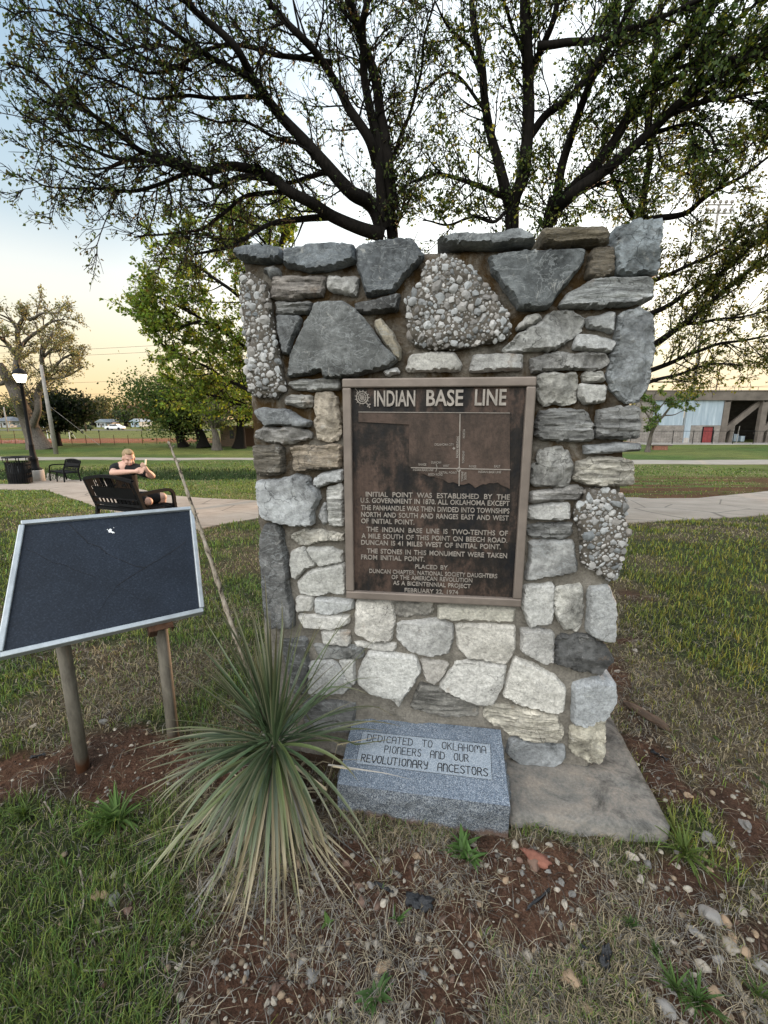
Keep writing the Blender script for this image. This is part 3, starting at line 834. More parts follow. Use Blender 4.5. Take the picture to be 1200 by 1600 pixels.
plaque = mb.build('plaque', M['bronze_plate'], mon, label='dark bronze plaque with raised lettering and a map')
mb = MB(); fw = .033; fy = -.056
for q in ((PX0, PX1, PZ1 - fw, PZ1), (PX0, PX1, PZ0, PZ0 + fw)): mb.box(q[0], q[1], fy, .010, q[2], q[3])
for q in ((PX0, PX0 + fw), (PX1 - fw, PX1)): mb.box(q[0], q[1], fy, .010, PZ0 + fw, PZ1 - fw)
mb.build('frame', M['bronze_frame'], plaque, bevel=.005)

def text_mesh(s, ext, off=0.0, wsp=1.0, csp=1.0):
    cu = bpy.data.curves.new('t', 'FONT'); cu.body = s; cu.size = 1; cu.extrude = ext; cu.offset = off
    cu.space_word = wsp; cu.space_character = csp; cu.resolution_u = 3
    o = bpy.data.objects.new('t', cu); COL.objects.link(o)
    bpy.context.view_layer.update()
    me = bpy.data.meshes.new_from_object(o.evaluated_get(bpy.context.evaluated_depsgraph_get()))
    V = np.array([tuple(v.co) for v in me.vertices]); F = [tuple(p.vertices) for p in me.polygons]
    bpy.data.objects.remove(o); bpy.data.curves.remove(cu); bpy.data.meshes.remove(me)
    return V, F
CAPH = None
def line_on(mb, s, x0, x1, z0, hcap, y, ext=.003, off=.012, wsp=1.0, vert=False):
    """letters with their feet at z0 from x0 to x1 on the plane y"""
    V, F = text_mesh(s, 1.0, off, wsp)
    lo = V.min(0); hi = V.max(0)
    base = -.01
    cap = text_cap
    X = (V[:, 0] - lo[0]) / (hi[0] - lo[0]); Z = (V[:, 1]) / cap * hcap; Y = y - ext * (V[:, 2] > 0) + .001 * (V[:, 2] <= 0)
    if vert:      # reads upwards: x0..x1 are z, z0 is the x of the feet
        mb.add(list(zip(z0 - Z, Y, x0 + (x1 - x0) * X)), F)
    else:
        mb.add(list(zip(x0 + (x1 - x0) * X, Y, z0 + Z)), F)
Vc, _ = text_mesh('H', 0.01); text_cap = Vc[:, 1].max()
LINES = [('INITIAL POINT WAS ESTABLISHED BY THE', 155, 1000, 736, 752, 2.2), ('U.S. GOVERNMENT IN 1870. ALL OKLAHOMA EXCEPT', 125, 998, 769, 792, 1.2),
 ('THE PANHANDLE WAS THEN DIVIDED INTO TOWNSHIPS', 128, 997, 811, 837, 1.2), ('NORTH AND SOUTH AND RANGES EAST AND WEST', 128, 993, 852, 877, 1.5), ('OF INITIAL POINT.', 128, 440, 892, 899, 1.5),
 ('THE INDIAN BASE LINE IS TWO-TENTHS OF', 160, 988, 940, 965, 2.0), ('A MILE SOUTH OF THIS POINT ON BEECH ROAD.', 130, 985, 977, 1008, 1.4), ('DUNCAN IS 41 MILES WEST OF INITIAL POINT.', 128, 947, 1016, 1045, 1.4),
 ('THE STONES IN THIS MONUMENT WERE TAKEN', 162, 983, 1065, 1098, 1.6), ('FROM INITIAL POINT.', 128, 500, 1103, 1116, 1.6),
 ('PLACED BY', 445, 635, 1158, 1164, 1.4), ('DUNCAN CHAPTER, NATIONAL SOCIETY DAUGHTERS', 176, 926, 1182, 1215, 1.2), ('OF THE AMERICAN REVOLUTION', 306, 780, 1218, 1240, 1.3),
 ('AS A BICENTENNIAL PROJECT', 315, 770, 1252, 1274, 1.3), ('FEBRUARY 22, 1974', 383, 697, 1293, 1312, 1.3)]
mb = MB()
for s, xa, xb, ya, yb, ws in LINES:
    p, q = pq(xa, ya), pq(xb, yb)
    line_on(mb, s, p[0], q[0], (p[1] + q[1]) / 2, (.0185 if ya < 1130 else .0165), -.040, .0035, .010, ws)
mb.build('lettering', M['bronze_letters'], plaque)
for s, xa, xb in (('INDIAN', 205, 445), ('BASE', 510, 725), ('LINE', 793, 977)):
    p, q = pq(xa, 205 - (xa - 205) * .010), pq(xb, 205 - (xb - 205) * .010)
    mb = MB(); line_on(mb, s, p[0], q[0], (p[1] + q[1]) / 2, .0535, -.040, .007, .020)
    mb.build('heading', M['bronze_letters'], plaque)
# raised map of the state
OKL = '113,237 560,240 1000,243 1000,690 975,678 950,668 928,652 905,657 880,655 860,664 840,662 820,672 797,685 780,668 760,655 730,666 700,663 670,650 640,655 610,635 580,628 555,618 530,620 500,604 480,600 465,584 440,572 408,557 410,313 260,304 113,297'
op = np.array([pq(*map(float, q.split(','))) for q in OKL.split()])
V2, F, n = fill(resample(op, .02), .03)
mb = MB(); mb.add([(p[0], -.0445, p[1]) for p in V2], F); b = len(mb.v); P = resample(op, .02); n = len(P)
mb.v += [(p[0], -.0445, p[1]) for p in P] + [(p[0], -.0395, p[1]) for p in P]
mb.f += [(b + i, b + (i + 1) % n, b + n + (i + 1) % n, b + n + i) for i in range(n)]
mb.build('map_relief', M['bronze_map'], plaque)
mb = MB()
def ln(a0, b0, w=.0032): mb.beam((a0[0], -.0455, a0[1]), (b0[0], -.0455, b0[1]), .004, w, (0, 0, 1) if abs(a0[0] - b0[0]) > abs(a0[1] - b0[1]) else (1, 0, 0))
ln(pq(708, 250), pq(702, 672)); ln(pq(420, 565), pq(1003, 577)); ln(pq(113, 239), pq(1000, 245), .0022)
ln(pq(568, 545), pq(574, 566), .0025); ln(pq(574, 566), pq(566, 588), .0025); ln(pq(672, 444), pq(672, 460), .003); ln(pq(664, 452), pq(680, 452), .003)
c0 = pq(701, 576); mb.tube([(c0[0] + .0068 * math.cos(t), -.0475, c0[1] + .0068 * math.sin(t)) for t in np.linspace(0, 2 * PI, 17)], .0014, 5, False)
for s, xa, xb, yb in (('OKLAHOMA CITY', 558, 672, 436), ('RANGE', 465, 510, 553), ('WEST', 608, 645, 561), ('DUNCAN', 540, 597, 541), ('INDIAN BASE LINE', 432, 552, 584), ('INITIAL POINT', 585, 690, 600), ('BEECH ROAD', 523, 606, 611),
                       ('RANGE', 760, 803, 564), ('EAST', 908, 943, 564), ('INDIAN BASE LINE', 815, 948, 596)):
    p, q = pq(xa, yb), pq(xb, yb); line_on(mb, s, p[0], q[0], p[1], .0085, -.0445, .002, .006)
for s, ya, yb, xx in (('INDIAN MERIDIAN', 507, 383, 698), ('TOWNSHIP', 540, 466, 733), ('NORTH', 392, 342, 737), ('TOWNSHIP', 646, 588, 727), ('SOUTH', 636, 592, 745)):
    p, q = pq(xx, ya), pq(xx, yb); line_on(mb, s, p[1], q[1], p[0], .0085, -.0445, .002, .006, 1, True)
mb.build('map_lines', M['bronze_letters'], plaque)
# spinning-wheel emblem
mb = MB(); c0 = pq(134, 155); k = .0125
for r_, w_ in ((.0215, .0022), (.0140, .0018), (.0065, .0014)):
    mb.tube([(c0[0] + r_ * math.cos(t), -.0425, c0[1] + r_ * math.sin(t)) for t in np.linspace(0, 2 * PI, 33)], w_, 6, False)
for i in range(13):
    t = 2 * PI * i / 13
    mb.tube([(c0[0], -.042, c0[1]), (c0[0] + .021 * math.cos(t), -.042, c0[1] + .021 * math.sin(t))], .0009, 4)
    mb.tube([(c0[0] + .0225 * math.cos(t), -.042, c0[1] + .0225 * math.sin(t)), (c0[0] + .029 * math.cos(t), -.041, c0[1] + .029 * math.sin(t))], [.0028, .0006], 4)
mb.tube([(c0[0] - .026, -.044, c0[1] + .034), (c0[0], -.045, c0[1]), (c0[0] + .026, -.044, c0[1] - .030)], [.0012, .0016, .0022], 5)
for d in ((.018, -.022), (.024, -.026), (.021, -.031), (.027, -.034), (.029, -.024)): mb.blob((c0[0] + d[0], -.042, c0[1] + d[1]), (.0034, .002, .0034), 3, .2, 1)
mb.build('emblem', M['bronze_letters'], plaque)

# ------------------------------------------------------------ granite marker in front of the wall
def plane_hit(px, py, P, n):
    d = ray(px, py); c = np.array([0, 0, EYE]); return c + d * (((P - c) @ n) / (d @ n))
FLb = np.array([-.1825, 1.448, 0]); FRb = np.array([.461, 1.335, 0])
FLt = np.array([-.184, 1.448, .128]); FRt = np.array([.455, 1.335, .137]); BKm = np.array([.18, 1.692, .208])
nT = np.cross(FRt - FLt, BKm - (FLt + FRt) / 2); nT /= np.linalg.norm(nT)
q4 = [plane_hit(*p, FLt, nT) for p in ((527, 1225), (797, 1260), (782, 1140), (553, 1117))]
mloc = np.array([.15, 1.52, 0.0])
mk = thing('granite_marker', 'low blue grey granite marker stone engraved with a dedication, at the foot of the wall', 'marker stone', tuple(mloc))
a = N('granite', .55, 0, .4); co = a.coord()
f = a.noise(co, 240, 2, .5); g = a.n('ShaderNodeTexVoronoi'); g.inputs['Scale'].default_value = 430; a.l(co, g.inputs['Vector'])
sp = a.n('ShaderNodeSeparateColor'); a.l(g.outputs['Color'], sp.inputs[0])
c = a.ramp(sp.outputs[0], [(0.0, (.042, .053, .072)), (0.35, (.085, .11, .15)), (0.7, (.145, .18, .23)), (0.95, (.29, .32, .36))])
c = a.mix(1.0, c, a.ramp(a.noise(co, 5, 5, .6), [(0.3, .85), (0.7, 1.12)]), 'MULTIPLY')
a.col(c); M['granite'] = a.m
a = N('granite_rough', .85, 0, .25); co = a.coord()
g = a.n('ShaderNodeTexVoronoi'); g.inputs['Scale'].default_value = 330; a.l(co, g.inputs['Vector'])
sp = a.n('ShaderNodeSeparateColor'); a.l(g.outputs['Color'], sp.inputs[0])
c = a.ramp(sp.outputs[0], [(0.0, (.05, .055, .07)), (0.4, (.12, .14, .17)), (0.95, (.30, .32, .34))])
sz = a.n('ShaderNodeSeparateXYZ'); a.l(co, sz.inputs[0])
dz = a.math('ADD', a.math('MULTIPLY', sz.outputs['Z'], 14.0), a.math('MULTIPLY', a.noise(co, 14, 6, .7), 1.1))
c = a.mix(a.ramp(dz, [(0.72, .85), (1.15, 0.0)]), c, (.15, .09, .06))
a.col(c); a.bump(a.math('ADD', a.noise(co, 30, 7, .7), a.noise(co, 110, 4, .7)), .9, .015); M['granite_rough'] = a.m
M['granite_panel'] = None
a = N('granite_panel', .5, 0, .4); co = a.coord()
g = a.n('ShaderNodeTexVoronoi'); g.inputs['Scale'].default_value = 480; a.l(co, g.inputs['Vector'])
sp = a.n('ShaderNodeSeparateColor'); a.l(g.outputs['Color'], sp.inputs[0])
a.col(a.ramp(sp.outputs[0], [(0.0, (.14, .17, .21)), (0.6, (.22, .26, .31)), (0.95, (.35, .38, .41))])); M['granite_panel'] = a.m
M['ink'] = plain('engraving', (.012, .012, .014), .8)
# body: smooth sawn top, rock-pitched front and ends
mb = MB(); L = [Vector(q - mloc) for q in q4]
def bil(s, t): return (L[0] * (1 - s) + L[1] * s) * (1 - t) + (L[3] * (1 - s) + L[2] * s) * t
ns = 60
v = [bil(i / ns, j / 8) for j in range(9) for i in range(ns + 1)]
mb.add(v, [(j * (ns + 1) + i, j * (ns + 1) + i + 1, (j + 1) * (ns + 1) + i + 1, (j + 1) * (ns + 1) + i) for j in range(8) for i in range(ns)])
mb.build('sawn_top', M['granite'], mk)
mb = MB()
def pitched(A, B, n, nz=18):
    A = Vector(A); B = Vector(B); out = Vector((B - A).cross(Vector((0, 0, 1)))).normalized(); base = len(mb.v)
    for j in range(nz + 1):
        w = j / nz
        for i in range(n + 1):
            p = A.lerp(B, i / n); z = p.z * (1 - w) + (-.09) * w
            e = math.sin(PI * min(1, w * 1.6)) ** .5 if w < .625 else 1
            q = Vector((p.x * 16, p.y * 16, z * 22))
            d = (.006 + .014 * noise.fractal(q, .8, 2, 4) + .008 * abs(noise.noise(q * 2.2))) * min(1, w * 7) * min(1, 8 * i / n, 8 * (1 - i / n) + .0)
            if j == 0: d = .0015 * noise.noise(q * 3)
            mb.v.append(tuple(Vector((p.x, p.y, z)) + out * d))
    mb.f.extend([(base + j * (n + 1) + i, base + j * (n + 1) + i + 1, base + (j + 1) * (n + 1) + i + 1, base + (j + 1) * (n + 1) + i) for j in range(nz) for i in range(n)])
pitched(L[0], L[1], 70); pitched(L[1], L[2], 36); pitched(L[3], L[0], 36)
mb.build('rough_side', M['granite_rough'], mk, True)
# engraved panel and letters, laid out on the plane of the top
pc = [Vector(plane_hit(*p, FLt, nT) - mloc) for p in ((556, 1193.5), (769, 1219.5), (766, 1163.5), (566.6, 1143))]
nv = Vector(nT)
def on_top(s, t, h): return (pc[0] * (1 - s) + pc[1] * s) * (1 - t) + (pc[3] * (1 - s) + pc[2] * s) * t + nv * h
mb = MB(); mb.add([on_top(s, t, h) for h in (.0012, -.001) for s, t in ((0, 0), (1, 0), (1, 1), (0, 1))], [(0, 1, 2, 3), (0, 4, 5, 1), (1, 5, 6, 2), (2, 6, 7, 3), (3, 7, 4, 0)])
mb.build('inscribed_panel', M['granite_panel'], mk)
GL = {'D': [[(0, 0), (0, 1)], [(-.1, 1), (.5, .93), (.7, .6), (.66, .2), (.4, 0), (-.1, 0)]], 'E': [[(.62, 1), (0, 1), (0, 0), (.66, 0)], [(0, .52), (.5, .52)]],
      'I': [[(.1, 0), (.1, 1)]], 'C': [[(.7, .86), (.4, 1), (.1, .85), (0, .5), (.1, .13), (.4, 0), (.7, .12)]], 'A': [[(0, 0), (0, .75), (.15, 1), (.5, 1), (.65, .75), (.65, 0)], [(0, .45), (.65, .45)]],
      'T': [[(-.05, 1), (.7, 1)], [(.32, 1), (.32, 0)]], 'O': [[(.1, .95), (0, .6), (.05, .15), (.33, 0), (.6, .15), (.66, .6), (.56, .95), (.33, 1), (.1, .95)]],
      'K': [[(0, 0), (0, 1)], [(.6, 1), (0, .42)], [(.2, .6), (.65, 0)]], 'L': [[(0, 1), (0, 0), (.6, 0)]], 'H': [[(0, 0), (0, 1)], [(.62, 0), (.62, 1)], [(0, .5), (.62, .5)]],
      'M': [[(0, 0), (0, .8), (.15, 1), (.35, .9), (.42, .5)], [(.42, .5), (.5, .9), (.7, 1), (.86, .8), (.86, 0)]], 'P': [[(0, 0), (0, 1), (.45, 1), (.64, .8), (.5, .52), (0, .48)]],
      'N': [[(0, 0), (0, 1)], [(0, .75), (.2, 1), (.5, .95), (.62, .7), (.62, 0)]], 'R': [[(0, 0), (0, 1), (.45, 1), (.62, .8), (.5, .54), (0, .5)], [(.28, .5), (.66, 0)]],
      'S': [[(.62, .88), (.4, 1), (.1, .92), (.05, .7), (.3, .55), (.58, .38), (.6, .15), (.35, 0), (.02, .1)]], 'U': [[(0, 1), (0, .2), (.2, 0), (.45, 0), (.64, .2), (.64, 1)]],
      'V': [[(0, 1), (0, .5), (.3, 0), (.64, .5), (.64, 1)]], 'Y': [[(0, 1), (.08, .6), (.32, .48), (.6, .6), (.64, 1)], [(.62, .75), (.55, .1), (.2, -.05)]]}
mb = MB()
def stroke(p, q, w, h0, mb=mb):
    d = (q - p); u = d.cross(nv).normalized() * w / 2; e = d.normalized() * w * .4
    mb.add([p - u - e + nv * h0, p + u - e + nv * h0, q + u + e + nv * h0, q - u + e + nv * h0], [(0, 1, 2, 3)])
for wi, (s, s0, s1, t0) in enumerate((('DEDICATED TO OKLAHOMA', .05, .965, .715), ('PIONEERS AND OUR', .20, .835, .415), ('REVOLUTIONARY ANCESTORS', .035, .97, .085))):
    adv = [(.22 + .62 * max(x for q in GL[ch] for x, _ in q) / .64 if ch != ' ' else 1.35) for ch in s]
    adv = [v + (.18 if ch == 'I' else 0) for v, ch in zip(adv, s)]
    tot = sum(adv) - .22; x = 0
    for ch, ad in zip(s, adv):
        if ch != ' ':
            for pl in GL[ch]:
                for p, q in zip(pl[:-1], pl[1:]):
                    P_, Q_ = [on_top(s0 + (s1 - s0) * (x + r[0] * .95) / tot, t0 + .205 * r[1], 0) for r in (p, q)]
                    stroke(P_, Q_, .0032 if wi < 2 else .0038, .0019)
        x += ad
for k in range(4):
    a0, b0 = [(0, 0), (1, 0), (1, 1), (0, 1)][k], [(0, 0), (1, 0), (1, 1), (0, 1)][(k + 1) % 4]
    nd = 46 if k % 2 == 0 else 16
    for i in range(nd):
        f0, f1 = i / nd, (i + .72) / nd
        stroke(on_top(a0[0] + (b0[0] - a0[0]) * f0, a0[1] + (b0[1] - a0[1]) * f0, 0), on_top(a0[0] + (b0[0] - a0[0]) * f1, a0[1] + (b0[1] - a0[1]) * f1, 0), .0016, .0024)
mb.build('lettering', M['ink'], mk)

# ------------------------------------------------------------ faded information sign
sTL, sTR, sBR, sBL = [Vector(p) for p in ((-1.5316, 1.8290, 1.0599), (-1.0051, 2.2419, 1.0390), (-.8146, 1.8272, .6723), (-1.3411, 1.4143, .6932))]
p1 = gnd(130, 1200); p2 = gnd(272, 1160)
sl = Vector((p1[0], p1[1], 0))
sg = thing('information_sign', 'tilted blank dark information sign in an aluminium frame on two pipe posts', 'sign', tuple(sl))
a = N('sign_face', .5, 0, .22); co = a.coord()
f = a.noise(co, 140, 3, .6); g = a.noise(co, 5, 6, .65)
c = a.ramp(f, [(0.3, (.007, .011, .018)), (0.55, (.012, .017, .027)), (0.75, (.028, .037, .053))])
c = a.mix(1.0, c, a.ramp(g, [(0.3, .75), (0.7, 1.3)]), 'MULTIPLY')
a.col(c); a.bump(f, .3, .002); M['sign_face'] = a.m
M['aluminium'] = plain('aluminium', (.40, .43, .45), .42, .55, .15, 18, .08)
a = N('post_pipe', .8, .0, .3); co = a.coord((1, 1, .3))
f = a.noise(co, 30, 6, .65)
c = a.ramp(f, [(0.3, (.075, .066, .053)), (0.7, (.18, .16, .13))])
oz = a.n('ShaderNodeSeparateXYZ'); a.l(a.coord(), oz.inputs[0])
c = a.mix(a.ramp(a.math('ADD', a.math('MULTIPLY', oz.outputs['Z'], 6.0), a.math('MULTIPLY', a.noise(co, 18, 5, .6), .5)), [(0.55, 1.0), (0.75, 0.0)]), c, (.10, .040, .018))
a.col(c); a.bump(f, .4, .004); M['post_pipe'] = a.m
M['rust'] = plain('rust', (.07, .035, .02), .9, 0, .5, 30, .4)
mb = MB(); C4 = [q - sl for q in (sBL, sBR, sTR, sTL)]
nS = (C4[1] - C4[0]).cross(C4[3] - C4[0]).normalized()
mb.add([q for q in C4] + [q - nS * .012 for q in C4], [(0, 1, 2, 3), (7, 6, 5, 4), (0, 4, 5, 1), (1, 5, 6, 2), (2, 6, 7, 3), (3, 7, 4, 0)])
pan = mb.build('panel', M['sign_face'], sg)
def on_sign(zx, zy, h=.0008):
    px, py = zx * .35, 780 + zy * .35
    return Vector(plane_hit(px, py, np.array(sBL), np.array(nS))) - sl + nS * h
rng = random.Random(3)
for zs, w in (('305,108 345,150 375,175 390,195 440,212 470,238 520,265 560,280 600,298 645,306', .0022), ('830,190 760,240 700,275 650,305 600,335 555,365 525,385', .0020), ('525,385 480,440 440,510', .0008),
              ('115,225 160,240 200,265 240,285 290,293 330,315 425,348', .0014), ('525,385 570,410 610,440', .0007)):
    pts = [on_sign(*map(float, q.split(','))) for q in zs.split()]
    fine = []; mb = MB()
    for p, q in zip(pts[:-1], pts[1:]):
        for k in range(4): fine.append(p.lerp(q, k / 4) + Vector((rng.uniform(-1, 1), rng.uniform(-1, 1), rng.uniform(-1, 1))) * .0012)
    fine.append(pts[-1])
    for p, q in zip(fine[:-1], fine[1:]):
        u = (q - p).cross(nS).normalized() * w / 2
        mb.add([p - u + nS * .0006, p + u + nS * .0006, q + u + nS * .0006, q - u + nS * .0006], [(0, 1, 2, 3)])
    mb.build('crack', M['ink'], pan)
M['white'] = plain('white_scuff', (.75, .76, .76), .7)
mb = MB()
for poly in ('482,140 492,132 500,136 498,143 508,147 512,152 502,153 494,149 486,150', '476,136 482,134 480,139', '505,128 510,127 508,131'):
    pts = [on_sign(*map(float, q.split(',')), .0016) for q in poly.split()]
    mb.add(pts, [tuple(range(len(pts)))])
mb.build('scuff', M['white'], pan)
mb = MB(); fw = .021
mid = sum(C4, Vector()) / 4
def fr_bar(A, B, trim):
    inn = (mid - (A + B) / 2); d = (B - A).normalized(); inn = (inn - d * inn.dot(d)).normalized()
    mb.beam(A - inn * (fw / 2 - .004) + d * trim - nS * .002, B - inn * (fw / 2 - .004) - d * trim - nS * .002, fw, .030, nS)
for i in range(4): fr_bar(C4[i], C4[(i + 1) % 4], -.011 if i % 2 == 0 else .007)
mb.build('frame', M['aluminium'], sg, bevel=.004)
for pb, top in ((p1, (100, 1010)), (p2, (263, 965))):
    b = Vector(pb) - sl; zt = at(top[0], top[1], pb[1])[2]
    d0 = (Vector((b.x, b.y, 2)) ); ztop = C4[0].z - ((Vector((b.x, b.y, 0)) - C4[0]).dot(Vector((nS.x, nS.y, 0))) / nS.z) - .02
    ztop = (C4[0].dot(nS) - b.x * nS.x - b.y * nS.y) / nS.z - .022
    mb = MB(); mb.tube([(b.x, b.y, -.15), (b.x, b.y, ztop)], .0255, 20)
    po = mb.build('post', M['post_pipe'], sg, True)
    mb = MB(); dx = (C4[1] - C4[0]).normalized(); Mx = Matrix.Translation((b.x, b.y, ztop)) @ Matrix((dx.to_4d() * 1, nS.cross(dx).to_4d(), nS.to_4d(), (0, 0, 0, 1))).transposed()
    Mx = Matrix.Translation(Vector((b.x, b.y, ztop)) + nS * .004) @ Matrix(((dx.x, nS.cross(dx).x, nS.x, 0), (dx.y, nS.cross(dx).y, nS.y, 0), (dx.z, nS.cross(dx).z, nS.z, 0), (0, 0, 0, 1)))
    mb.box(-.06, .034, -.14, .12, -.006, .0, Mx); mb.box(-.06, -.028, -.14, -.02, -.05, -.006, Mx); mb.box(.03, .035, -.14, .06, -.04, -.006, Mx)
    mb.tube([Mx @ Vector((-.06, -.03, -.024)), Mx @ Vector((.045, -.03, -.024))], .006, 8)
    mb.build('bracket', M['rust'], sg, bevel=.002)

# ------------------------------------------------------------ yucca
YC = np.array([-.428, 1.50, .300])
yr0 = np.array([-.43, 1.53, 0.0])
yu = thing('yucca_plant', 'spiky yucca with green sword leaves and one dry leaning stalk, in front of the wall', 'yucca', tuple(yr0))
def wall_y(x): return MO[1] + (x - MO[0]) * UX[1] / UX[0]
EDGE = True
def leafblades(specs, rng):
    V = []; F = []; C = []
    for (p0, az, el, L, w, droop, c0, c1, twist, kink) in specs:
        n = 11; p = np.array(p0, float); e = el; b = len(V); step = L / n
        sd = np.array([-math.sin(az), math.cos(az), 0.0])
        for i in range(n + 1):
            t = i / n
            d = np.array([math.cos(az) * math.cos(e), math.sin(az) * math.cos(e), math.sin(e)])
            up = np.cross(d, sd); ww = w * (min(1, .55 + t * 2.2) if t < .25 else max(.02, 1 - ((t - .25) / .75) ** 1.7))
            s2 = sd * math.cos(twist * t) + up * math.sin(twist * t)
            cc = np.asarray(c0) * (1 - t ** 3) + np.asarray(c1) * t ** 3
            V += [p - s2 * ww / 2 + up * ww * .12, p - up * ww * .10, p + s2 * ww / 2 + up * ww * .12]
            ed = (.55 if int(L * 1e5) % 2 else .12) if EDGE else 0.0; pale = np.array((.30, .28, .19)); C += [cc * (1 - ed) + pale * ed, cc * .85, cc]
            p = p + d * step
            gzv = float(terr(p[0], p[1])) + .008
            if -.22 < p[0] < .45 and 1.42 < p[1] < 1.75: gzv = max(gzv, .20)
            if p[2] < gzv: p[2] = gzv; e = max(e, -.05)
            wy = wall_y(p[0]) - .065
            if p[0] > -.58 and p[1] > wy: p[1] = wy
            e -= droop / n * (1 + t)
            if kink and abs(t - kink) < .06: e -= .9
        for i in range(n):
            for k in range(2):
                F.append((b + i * 3 + k, b + i * 3 + k + 1, b + i * 3 + 4 + k, b + i * 3 + 3 + k))
    return np.array(V), np.array(F), np.array(C)
rng = np.random.default_rng(8)
def ycol(kind):
    k = rng.uniform(.45, 1.5)
    if kind == 0: return np.array((.055, .092, .044)) * k
    if kind == 1: return np.array((.085, .115, .042)) * k
    return np.array((.31, .25, .145)) * rng.uniform(.55, 1.2)
sp = []
for i in range(74):       # the stiff upper fan
    az = rng.uniform(0, 2 * PI); el = rng.uniform(R(42), R(88)); L = rng.uniform(.36, .66)
    sp.append((YC + np.array((math.cos(az), math.sin(az), 0)) * rng.uniform(.0, .03) + (0, 0, rng.uniform(-.04, .03)), az, el, L, rng.uniform(.010, .016), rng.uniform(-.05, .3), ycol(0), np.array((.16, .13, .07)), rng.uniform(-.7, .7), 0))
for i in range(84):      # spreading and arching
    az = rng.uniform(0, 2 * PI) if i % 3 else rng.uniform(R(170), R(300)); el = rng.uniform(R(-8), R(40)); L = rng.uniform(.32, .54)
    sp.append((YC + np.array((math.cos(az), math.sin(az), 0)) * rng.uniform(.01, .04) + (0, 0, rng.uniform(-.07, .0)), az, el, L, rng.uniform(.011, .017), rng.uniform(.15, 1.0), ycol(0 if rng.random() < .7 else 1), np.array((.17, .14, .08)), rng.uniform(-.8, .8), 0))
for i in range(68):       # old outer leaves hanging to the ground
    az = rng.uniform(R(185), R(325)); el = rng.uniform(R(-55), R(5)); L = rng.uniform(.34, .62) * (.88 if az < R(215) else 1)
    sp.append((YC + np.array((math.cos(az), math.sin(az), 0)) * rng.uniform(.01, .05) + (0, 0, rng.uniform(-.13, -.03)), az, el, L, rng.uniform(.009, .015), rng.uniform(.3, 1.1), ycol(1 if rng.random() < .6 else 0) if rng.random() < .82 else ycol(2), np.array((.30, .26, .15)), rng.uniform(-1.6, 1.6), rng.choice([0, 0, 0, 0, .6, .8])))
V, F, C = leafblades(sp, rng)
link('leaves', mesh_np('leaves', V - yr0, F, C), M['yucca_leaf'], yu, True); EDGE = False
sp = []
for i in range(170):
    az = rng.uniform(R(195), R(320)) if i % 5 else rng.uniform(0, 2 * PI); el = rng.uniform(R(-75), R(-20)); L = rng.uniform(.30, .64)
    g = rng.uniform(.35, 1.15); kind = rng.random()
    c0 = np.array((.46, .39, .27)) * g if kind < .6 else np.array((.33, .31, .285)) * g
    sp.append((YC + np.array((math.cos(az), math.sin(az), 0)) * rng.uniform(.02, .06) + (0, 0, rng.uniform(-.22, -.07)), az, el, L, rng.uniform(.006, .013), rng.uniform(.0, .9), c0, c0 * .9, rng.uniform(-2, 2), rng.choice([0, 0, 0, .5, .7])))
V, F, C = leafblades(sp, rng)
link('dead_leaves', mesh_np('dead_leaves', V - yr0, F, C), M['strand'], yu, True)
a = N('stalk', .9, 0, .2); co = a.coord((1, 1, .5)); f = a.noise(co, 45, 6, .7)
a.col(a.ramp(f, [(0.40, (.035, .028, .022)), (0.48, (.25, .21, .165)), (0.7, (.46, .41, .35))])); a.bump(f, .7, .008); M['stalk'] = a.m
pts = [Vector(at(x, y, 1.5 + .14 * k / 7) - yr0) for k, (x, y) in enumerate(((425, 1140), (400, 1085), (380, 1030), (350, 940), (321, 850), (300, 790), (281, 735), (263, 690)))]
fine = []; rad = []
for i in range(len(pts) - 1):
    for k in range(8):
        t = (i + k / 8) / 7; fine.append(pts[i].lerp(pts[i + 1], k / 8)); rad.append((.0115 - .0080 * t) * (1.0 + (.35 if k in (3, 7) else 0) * (t > .15)))
fine.append(pts[-1]); rad.append(.004)
mb = MB(); mb.tube(fine, rad, 9)
for i in range(14, len(fine) - 2, 4):
    d = Vector((rng.uniform(-1, 1), rng.uniform(-1, 1), .9)).normalized(); mb.tube([fine[i], fine[i] + d * rng.uniform(.012, .024)], [.004, .0015], 5)
mb.build('flower_stalk', M['stalk'], yu, True)

